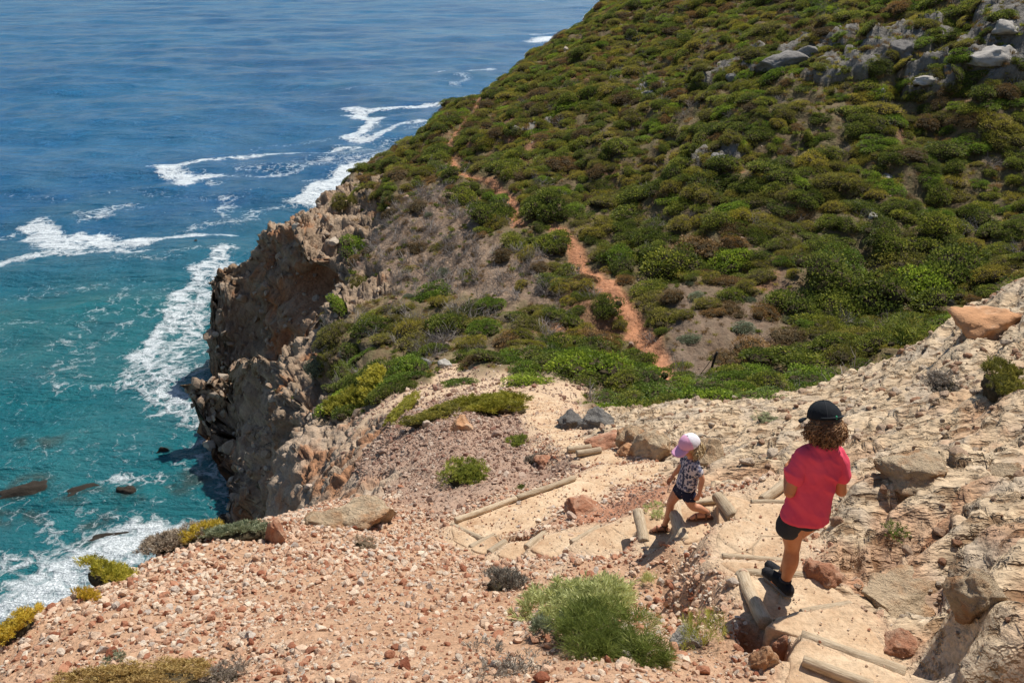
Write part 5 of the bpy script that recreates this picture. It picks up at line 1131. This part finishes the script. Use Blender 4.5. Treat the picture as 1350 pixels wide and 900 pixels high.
def face_parts(P, rot, s, par):
    for sx_ in (-1, 1):
        V, q4, t3 = ellip(P(.135*sx_, .345, -.01), (.05*s, .035*s, .03*s), rot, 2); e = link('eye', mesh_from('eye', V, t3, True, mats=[m_eye]), par)
        V, q4, t3 = ellip(P(.135*sx_, .375, -.01), (.022*s, .012*s, .022*s), rot, 2); link('iris', mesh_from('iris', V, t3, True, mats=[m_iris]), e)
        V, q4, t3 = ellip(P(.14*sx_, .37, .075), (.08*s, .018*s, .014*s), rot, 2); link('eyebrow', mesh_from('eyebrow', V, t3, True, {'var': np.zeros(len(V))}, [m_hair]), par)
    V, q4, t3 = ellip(P(0, .365, -.25), (.085*s, .035*s, .022*s), rot, 2); link('mouth', mesh_from('mouth', V, t3, True, mats=[m_lip]), par)
def cap_geo(c, rot_m, s, brim_len=.36):
    """cap crown and brim in the head frame; rot_m columns right, fwd, up"""
    R3 = np.array(rot_m); V, Fc = ico(4); k = V.copy(); k[:, 2] = np.maximum(k[:, 2], -.02); k = k*np.array([.395, .45, .42])*s; k += k*(.012*np.cos(6*np.arctan2(V[:, 1], V[:, 0]))*(V[:, 2] > 0))[:, None]
    crown = (k@R3.T+c, np.zeros((0, 4), int), Fc)
    n_ = 17; m_ = 7; a = np.linspace(-1.0, 1.0, n_); top = []; 
    for j in range(m_):
        t = j/(m_-1); xs = np.sin(a)*.40*s*(1-.05*t); ys = np.cos(a)*.44*s*(1-t)+t*(np.sqrt(np.maximum(0, 1-(a/1.06)**2))*(brim_len+.12)*s+.36*s); ys = np.maximum(ys, np.cos(a)*.44*s-.01*s); z = -.02*s-.10*t*s*(1+.0*a)-.05*s*(a**2)*t; top.append(np.stack([xs, ys, z], -1))
    top = np.concatenate(top); bot = top-np.array([0, 0, .022*s]); V2 = np.concatenate([top, bot]); q_ = []
    for j in range(m_-1):
        for i in range(n_-1):
            b_ = j*n_+i; q_.append((b_, b_+1, b_+n_+1, b_+n_)); o2 = n_*m_; q_.append((o2+b_, o2+b_+n_, o2+b_+n_+1, o2+b_+1))
    for i in range(n_-1): b_ = (m_-1)*n_+i; q_.append((b_, b_+1, b_+1+n_*m_, b_+n_*m_))
    return crown, (V2@R3.T+c, np.array(q_), np.zeros((0, 3), int))

# ---- the elder child: red shirt, seen from behind, left foot planted, right foot down on the next step
G = PZ(1036, 778, 3.49); BS = .955; yaw = math.radians(8); cy, sy_ = math.cos(yaw), math.sin(yaw)
fw = np.array([-sy_, cy, 0]); rt = np.array([cy, sy_, 0]); up_ = np.array([0, 0, 1.])
def B(x, y, z): return G+(rt*x+fw*y+up_*z)*BS
boy = thing('person', 'child in a red T-shirt and black cap walking down the log steps, seen from behind', 'person', loc=tuple(G), group='children walking down the path')
def kid_part(par, origin, name, me):
    me.transform(Matrix.Translation(-Vector(origin))); return link(name, me, par)
def kid_raw(par, origin, name, V, bl, mat, attrs=None, smooth=True): return link(name, mesh_from(name, V-np.asarray(origin), bl, smooth, attrs, [mat]), par)
hc = B(.065, .045, 1.225); hf = unitv(fw*.93+np.array([0, 0, -.38])-rt*.15); hu = unitv(up_*1+fw*.3)
hg, HP, hrot = head_geo(hc, hf, hu, .20)
g = list(hg)
g.append(cap_chain([B(.06, .01, 1.02), B(.063, .03, 1.15)], [.047, .045]))                       # neck
g.append(loft([(B(.055, 0, 1.06), .07, .05, rt, fw), (B(.055, 0, 1.03), .105, .05, rt, fw), (B(.052, 0, .93), .10, .06, rt, fw), (B(.045, 0, .78), .09, .058, rt, fw), (B(.038, 0, .66), .10, .065, rt, fw), (B(.035, 0, .58), .095, .065, rt, fw)]))
g.append(cap_chain([B(-.035, 0, .62), B(-.025, .012, .48), B(.0, .022, .335), B(-.006, -.002, .24), B(-.014, -.004, .13), B(-.018, .0, .065)], [.082, .070, .045, .047, .033, .028], 16))
g.append(cap_chain([B(.105, 0, .62), B(.105, .09, .46), B(.10, .165, .30), B(.092, .165, .19), B(.085, .185, .06), B(.08, .20, -.07)], [.082, .068, .045, .046, .032, .028], 16))
g.append(cap_chain([B(-.018, -.02, .045), B(-.045, .06, .035), B(-.065, .13, .022)], [.030, .032, .026], 12)); g.append(cap_chain([B(.08, .18, -.095), B(.075, .27, -.105), B(.07, .35, -.118)], [.030, .032, .026], 12))
for sx_, el, wr in ((-1, B(-.112, -.025, .80), B(-.055, .14, .87)), (1, B(.222, -.025, .775), B(.15, .13, .86))):
    g.append(cap_chain([B(.055+sx_*.098, 0, 1.02), (B(.055+sx_*.125, -.01, .94)+el)/2, el], [.038, .036, .031], 14)); g.append(cap_chain([el, el*.55+wr*.45, wr], [.033, .030, .021], 14)); g += hand(wr, unitv(rt*(-sx_)*.75+fw*.5+up_*.3), -up_*.3-fw, sx_, .95, .7)
kid_part(boy, G, 'body', fuse('body', g, .0045, m_skin, 3)); face_parts(HP, hrot, .20, boy)
for ch in boy.children:
    if ch.name.split('.')[0] in ('eye', 'mouth', 'eyebrow'): ch.data.transform(Matrix.Translation(-Vector(G)))
    for c2_ in ch.children: c2_.data.transform(Matrix.Translation(-Vector(G)))
def wr_shirt(co):
    p = (co-G); ang = p@rt; z = p[:, 2]; return .016*ridged(np.c_[ang*5+z*4.5, p[:, 1]*4, z*2.6-ang*2], 2)-.003+.005*fbm(np.c_[ang*20+z*12, p[:, 1]*9, z*6], 2)
g = [loft([(B(.06, .005, 1.105), .062, .052, rt, fw), (B(.06, .005, 1.085), .080, .058, rt, fw), (B(.056, 0, 1.05), .132, .072, rt, fw), (B(.053, 0, .97), .134, .090, rt, fw), (B(.048, 0, .83), .124, .092, rt, fw), (B(.040, -.005, .74), .128, .100, rt, fw), (B(.032, -.01, .66), .134, .105, rt, fw), (B(.028, -.012, .612), .137, .107, rt, fw), (B(.028, -.012, .602), .129, .098, rt, fw)], 36)]
g.append(cap_chain([B(-.045, 0, 1.03), B(-.075, -.005, .96), B(-.098, -.012, .905)], [.048, .050, .051], 16, 1.0)); g.append(cap_chain([B(.150, 0, 1.03), B(.180, -.005, .96), B(.202, -.012, .89)], [.048, .050, .051], 16, 1.0))
shirt = kid_part(boy, G, 'tshirt', fuse('tshirt', g, .0055, m_red, 4, wr_shirt))
V, q4, t3 = tube_geo([B(.028+.138*math.cos(a), -.012+.108*math.sin(a), .610+.004*math.sin(5*a)) for a in np.linspace(0, 2*math.pi, 49)], .0035, 6, False); kid_raw(boy, G, 'hem', V, q4, m_red)
V, q4, t3 = tube_geo([HP(.0, 0, 0)*0+B(.06+.066*math.cos(a), .008+.056*math.sin(a), 1.103-.006*math.sin(a)) for a in np.linspace(0, 2*math.pi, 25)], .0065, 6, False); kid_raw(boy, G, 'collar', V, q4, m_red)
g = [loft([(B(.035, 0, .68), .115, .083, rt, fw), (B(.035, 0, .60), .128, .095, rt, fw), (B(.035, 0, .55), .12, .095, rt, fw)], 28), cap_chain([B(-.035, 0, .58), B(-.045, .01, .54), B(-.05, .015, .505)], [.078, .080, .080], 18), cap_chain([B(.105, .02, .58), B(.110, .06, .53), B(.110, .080, .50)], [.078, .079, .078], 18)]
kid_part(boy, G, 'shorts', fuse('shorts', g, .006, m_short, 3, lambda co: .004*fbm(co*14, 2)))
for a_, b_, c_, d_ in ((B(-.012, -.045, .05), B(-.035, .04, .055), B(-.068, .15, .030), B(-.02, -.005, .085)), (B(.085, .155, -.092), B(.08, .25, -.09), B(.07, .365, -.112), B(.085, .19, -.055))):
    sh = kid_part(boy, G, 'shoe', fuse('shoe', [cap_chain([a_, b_, c_], [.038, .041, .033], 14), cap_chain([a_+(b_-a_)*.3, d_], [.036, .034], 12)], .0045, m_shoe, 3, lambda co: .0025*fbm(co*45, 2)))
    V, q4, t3 = cap_chain([a_-up_*.030, b_-up_*.034, c_-up_*.018], [.036, .040, .032], 14, .4); V[:, 2] = V[:, 2]; kid_raw(sh, G, 'sole', V, [q4, t3], m_sole)
    V, q4, t3 = tube_geo([d_+(rt*math.cos(a)+fw*math.sin(a))*.030+up_*.012 for a in np.linspace(0, 2*math.pi, 17)], .008, 6, False); kid_raw(sh, G, 'sock', V, q4, m_short)
m3 = hrot.to_matrix(); capc = HP(0, -.05, .17); crown, brim = cap_geo(capc, m3, .225)
cap_ = link('cap', mesh_from('cap', crown[0]-G, crown[2], True, mats=[m_capb]), boy); kid_raw(cap_, G, 'brim', brim[0], brim[1], m_capb)
r3, f3, u3 = [np.array(m3.col[i]) for i in range(3)]
V, q4, t3 = tube_geo([capc+r3*.398*.225*math.sin(a)-f3*.458*.225*math.cos(a)+u3*.012 for a in np.linspace(-.9, .9, 15)], .010, 6, True, .35); kid_raw(cap_, G, 'strap', V, [q4, t3], m_capb)
for sa in (0, math.pi/3, 2*math.pi/3):
    dr = r3*math.cos(sa)*.395+f3*math.sin(sa)*.45; V, q4, t3 = tube_geo([capc+(dr*math.cos(t)+u3*.42*math.sin(t))*.2275*(1+.012*math.cos(6*sa)*math.cos(t)) for t in np.linspace(.03, math.pi-.03, 25)], .0022, 5, False); kid_raw(cap_, G, 'seam', V, q4, m_short)
tg = capc-f3*.462*.225+u3*.012; V, q4, t3 = ellip(tg, (.006, .004, .011), hrot, 2); kid_raw(cap_, G, 'tag', V, t3, m_green)
V, q4, t3 = ellip(capc+u3*.42*.225, (.009, .009, .005), hrot, 2); kid_raw(cap_, G, 'button', V, t3, m_capb)
def curls(c, r3, f3, u3, s, n, seed, L=(.030, .085), mat=m_hair):
    R = np.random.RandomState(seed); Vs, Qs, va, b = [], [], [], 0
    while n > 0:
        d = unit(1, R)[0]
        if d[2] > .18 or (d[1] > .35) : continue
        if d[2] > -.95 and d[2] < .18: pass
        n -= 1; root = c+(r3*d[0]*.37+f3*d[1]*.42+u3*d[2]*.36)*s; L_ = R.uniform(*L); out_ = unitv(r3*d[0]+f3*min(d[1], .2)+u3*(d[2]-.5)); side = unitv(np.cross(out_, R.normal(size=3))); s2_ = np.cross(out_, side); ph = R.uniform(0, 6.28); rad_ = R.uniform(.006, .013); t = np.linspace(0, 1, 15); turns = R.uniform(1.6, 3)
        fall = unitv(out_*.75+np.array([0, 0, -1])*.7)
        P = root+t[:, None]*fall*L_+(np.cos(t*turns*6.28+ph)*rad_)[:, None]*side+(np.sin(t*turns*6.28+ph)*rad_)[:, None]*s2_
        V, q4, t3 = tube_geo(P, np.linspace(.0042, .0022, 15), 4, False); Vs.append(V); Qs.append(q4+b); b += len(V); va.append(np.full(len(V), R.rand()**1.3))
    return np.concatenate(Vs), np.concatenate(Qs), np.concatenate(va)
V, q4, va = curls(HP(0, -.08, .0), r3, f3, u3, .22, 520, 5); hair = link('hair', mesh_from('hair', V-G, q4, True, {'var': va}, [m_hair]), boy)
V, q4, t3 = ellip(HP(0, -.10, -.03), (.43*.2, .42*.2, .38*.2), hrot, 3); V = V+(V-HP(0, -.1, -.03))*(fbm(V*40, 3)*.10)[:, None]; V[:, :] = V; kid_raw(hair, G, 'under_hair', V, t3, m_hair, {'var': np.full(len(V), .15)})
log('boy', [tuple(round(float(x)) for x in project(p)[:2]) for p in (HP(0, 0, .5), B(.026, 0, .505), B(-.018, -.02, 0))])

# ---- the younger child: pink and white cap, floral top, striding to the left down a step
G2 = PZ(900, 700, 4.5); G2 = np.array(G2)
girl = thing('person', 'small child in a pink and white cap, floral top and navy shorts, stepping left', 'person', loc=tuple(G2), group='children walking down the path')
fA, rA = np.array([-.97, -.12, 0.]), None
fw2 = unitv([-.98, -.10, 0]); rt2 = np.cross(fw2, up_)                      # facing left; her right side is away from us
hipc = PY(904, 643, 5.53); she = PY(913, 606, 5.53); hd = PY(909, 588, 5.52)
def J(u, v, Y): return PY(u, v, Y)
tz = H-4.49; tz2 = H-4.21
footR = J(873, 694, 5.63); footR[2] = tz; footL = J(924, 681, 5.44); footL[2] = tz2
ankR = footR+np.array([.02, 0, .06]); ankL = footL+np.array([.045, 0, .065]); kneeR = J(884.5, 663, 5.57); kneeL = J(914, 667.5, 5.43)
hf2 = unitv(fw2+np.array([.1, -.25, -.30])); hg2, HP2, hrot2 = head_geo(hd, hf2, up_, .172)
g = list(hg2); g.append(cap_chain([she, hd-up_*.055-fw2*.01], [.036, .034]))
tor = unitv(she-hipc)
g.append(loft([(she+tor*.02, .05, .035, rt2, fw2), (she-tor*.01, .098, .045, rt2, fw2), (she-tor*.09, .092, .058, rt2, fw2), (she-tor*.17, .085, .060, rt2, fw2), (hipc, .088, .064, rt2, fw2), (hipc-tor*.03, .07, .055, rt2, fw2)]))
hR = hipc+rt2*.045; hL = hipc-rt2*.045
g.append(cap_chain([hR, hR*.45+kneeR*.55+fw2*.008, kneeR, kneeR*.6+ankR*.4-fw2*.010, ankR], [.060, .048, .035, .034, .022], 16)); g.append(cap_chain([hL, hL*.45+kneeL*.55+fw2*.008, kneeL, kneeL*.6+ankL*.4+up_*.006, ankL], [.060, .048, .035, .034, .022], 16))
toeR = footR+np.array([-.075, -.015, .018]); toeL = footL+np.array([-.085, -.02, .018])
g.append(cap_chain([ankR-up_*.034+np.array([.015, 0, 0]), ankR*.4+toeR*.6, toeR], [.024, .024, .018], 12)); g.append(cap_chain([ankL-up_*.034+np.array([.015, 0, 0]), ankL*.4+toeL*.6, toeL], [.024, .024, .018], 12))
shL = she-rt2*.088-tor*.012; shR = she+rt2*.088-tor*.012; elL = J(925.5, 631, 5.41); wrL = J(922.5, 648, 5.39); elR = J(895, 618, 5.66); wrR = J(888, 625.5, 5.68)
g.append(cap_chain([shL, (shL+elL)/2, elL, (elL+wrL)/2, wrL], [.033, .028, .024, .022, .016], 12)); g.append(cap_chain([shR, (shR+elR)/2, elR, (elR+wrR)/2, wrR], [.033, .028, .024, .022, .016], 12))
g += hand(wrL, np.array([-.25, 0, -1]), rt2, 1, .82, .5); g += hand(wrR, np.array([-.5, -.1, -.85]), rt2*-1, -1, .82, .5)
kid_part(girl, G2, 'body', fuse('body', g, .004, m_skin2, 3)); face_parts(HP2, hrot2, .172, girl)
for ch in girl.children:
    if ch.name.split('.')[0] in ('eye', 'mouth', 'eyebrow'): ch.data.transform(Matrix.Translation(-Vector(G2)))
    for c2_ in ch.children: c2_.data.transform(Matrix.Translation(-Vector(G2)))
wr2 = lambda co: .004*fbm(co*12, 3)
g = [loft([(she+tor*.028, .042, .036, rt2, fw2), (she+tor*.004, .105, .054, rt2, fw2), (she-tor*.08, .108, .074, rt2, fw2), (she-tor*.17, .104, .078, rt2, fw2), (hipc+tor*.035, .110, .086, rt2, fw2), (hipc+tor*.028, .10, .078, rt2, fw2)], 28), cap_chain([shL+rt2*.01, shL*.55+elL*.45], [.043, .043], 14), cap_chain([shR-rt2*.01, shR*.55+elR*.45], [.043, .043], 14)]
kid_part(girl, G2, 'floral_top', fuse('floral_top', g, .005, m_print, 3, wr2))
g = [loft([(hipc+tor*.07, .095, .07, rt2, fw2), (hipc, .105, .080, rt2, fw2), (hipc-tor*.04, .095, .075, rt2, fw2)], 24), cap_chain([hR, hR*.62+kneeR*.38], [.064, .062], 16), cap_chain([hL, hL*.62+kneeL*.38], [.064, .062], 16)]
kid_part(girl, G2, 'shorts', fuse('shorts', g, .005, m_navy, 3, wr2))
for an_, to_, ft_ in ((ankR, toeR, footR), (ankL, toeL, footL)):
    sole = np.array([an_[0]+.035, an_[1], ft_[2]+.006]); s2_ = np.array([to_[0]-.012, to_[1], ft_[2]+.006]); V, q4, t3 = cap_chain([sole, (sole+s2_)/2, s2_], [.026, .029, .026], 14, .3); V[:, 2] = np.maximum(V[:, 2], ft_[2]-.004); sn = kid_raw(girl, G2, 'sandal', V, [q4, t3], m_sand_l)
    for t_, rr_, hh_ in ((.25, .030, .030), (.72, .027, .022)):
        c_ = sole*(1-t_)+s2_*t_; V, q4, t3 = tube_geo([c_+np.array([0, math.cos(a)*rr_, max(0, math.sin(a))*(hh_+.022)]) for a in np.linspace(0, math.pi, 13)], .009, 6, True); kid_raw(sn, G2, 'strap', V, [q4, t3], m_sand_l)
    V, q4, t3 = tube_geo([an_+np.array([math.cos(a)*.027, math.sin(a)*.027, -.005]) for a in np.linspace(0, 2*math.pi, 17)], .006, 6, False); kid_raw(sn, G2, 'ankle_strap', V, q4, m_sand_l)
m3 = hrot2.to_matrix(); capc = HP2(0, -.03, .16); crown, brim = cap_geo(capc, m3, .205, .34); r3, f3, u3 = [np.array(m3.col[i]) for i in range(3)]
fm_ = crown[2]; ctr = (crown[0][fm_].mean(1)-capc)@f3; ok_f = ctr > .010
cap2 = link('cap', mesh_from('cap', crown[0]-G2, fm_, True, mats=[m_white, m_pink], mat_idx=ok_f.astype(int)), girl); kid_raw(cap2, G2, 'brim', brim[0], brim[1], m_pink)
V, q4, t3 = ellip(capc+u3*.42*.205, (.008, .008, .005), hrot2, 2); kid_raw(cap2, G2, 'button', V, t3, m_white)
V, q4, va = curls(HP2(0, -.1, .02), r3, f3, u3, .175, 220, 9, (.05, .09), m_blond); hair = link('hair', mesh_from('hair', V-G2, q4, True, {'var': va}, [m_blond]), girl)
V, q4, t3 = ellip(HP2(0, -.12, .0), (.40*.172, .38*.172, .42*.172), hrot2, 3); kid_raw(hair, G2, 'under_hair', V, t3, m_blond, {'var': np.full(len(V), .3)})
log('done')
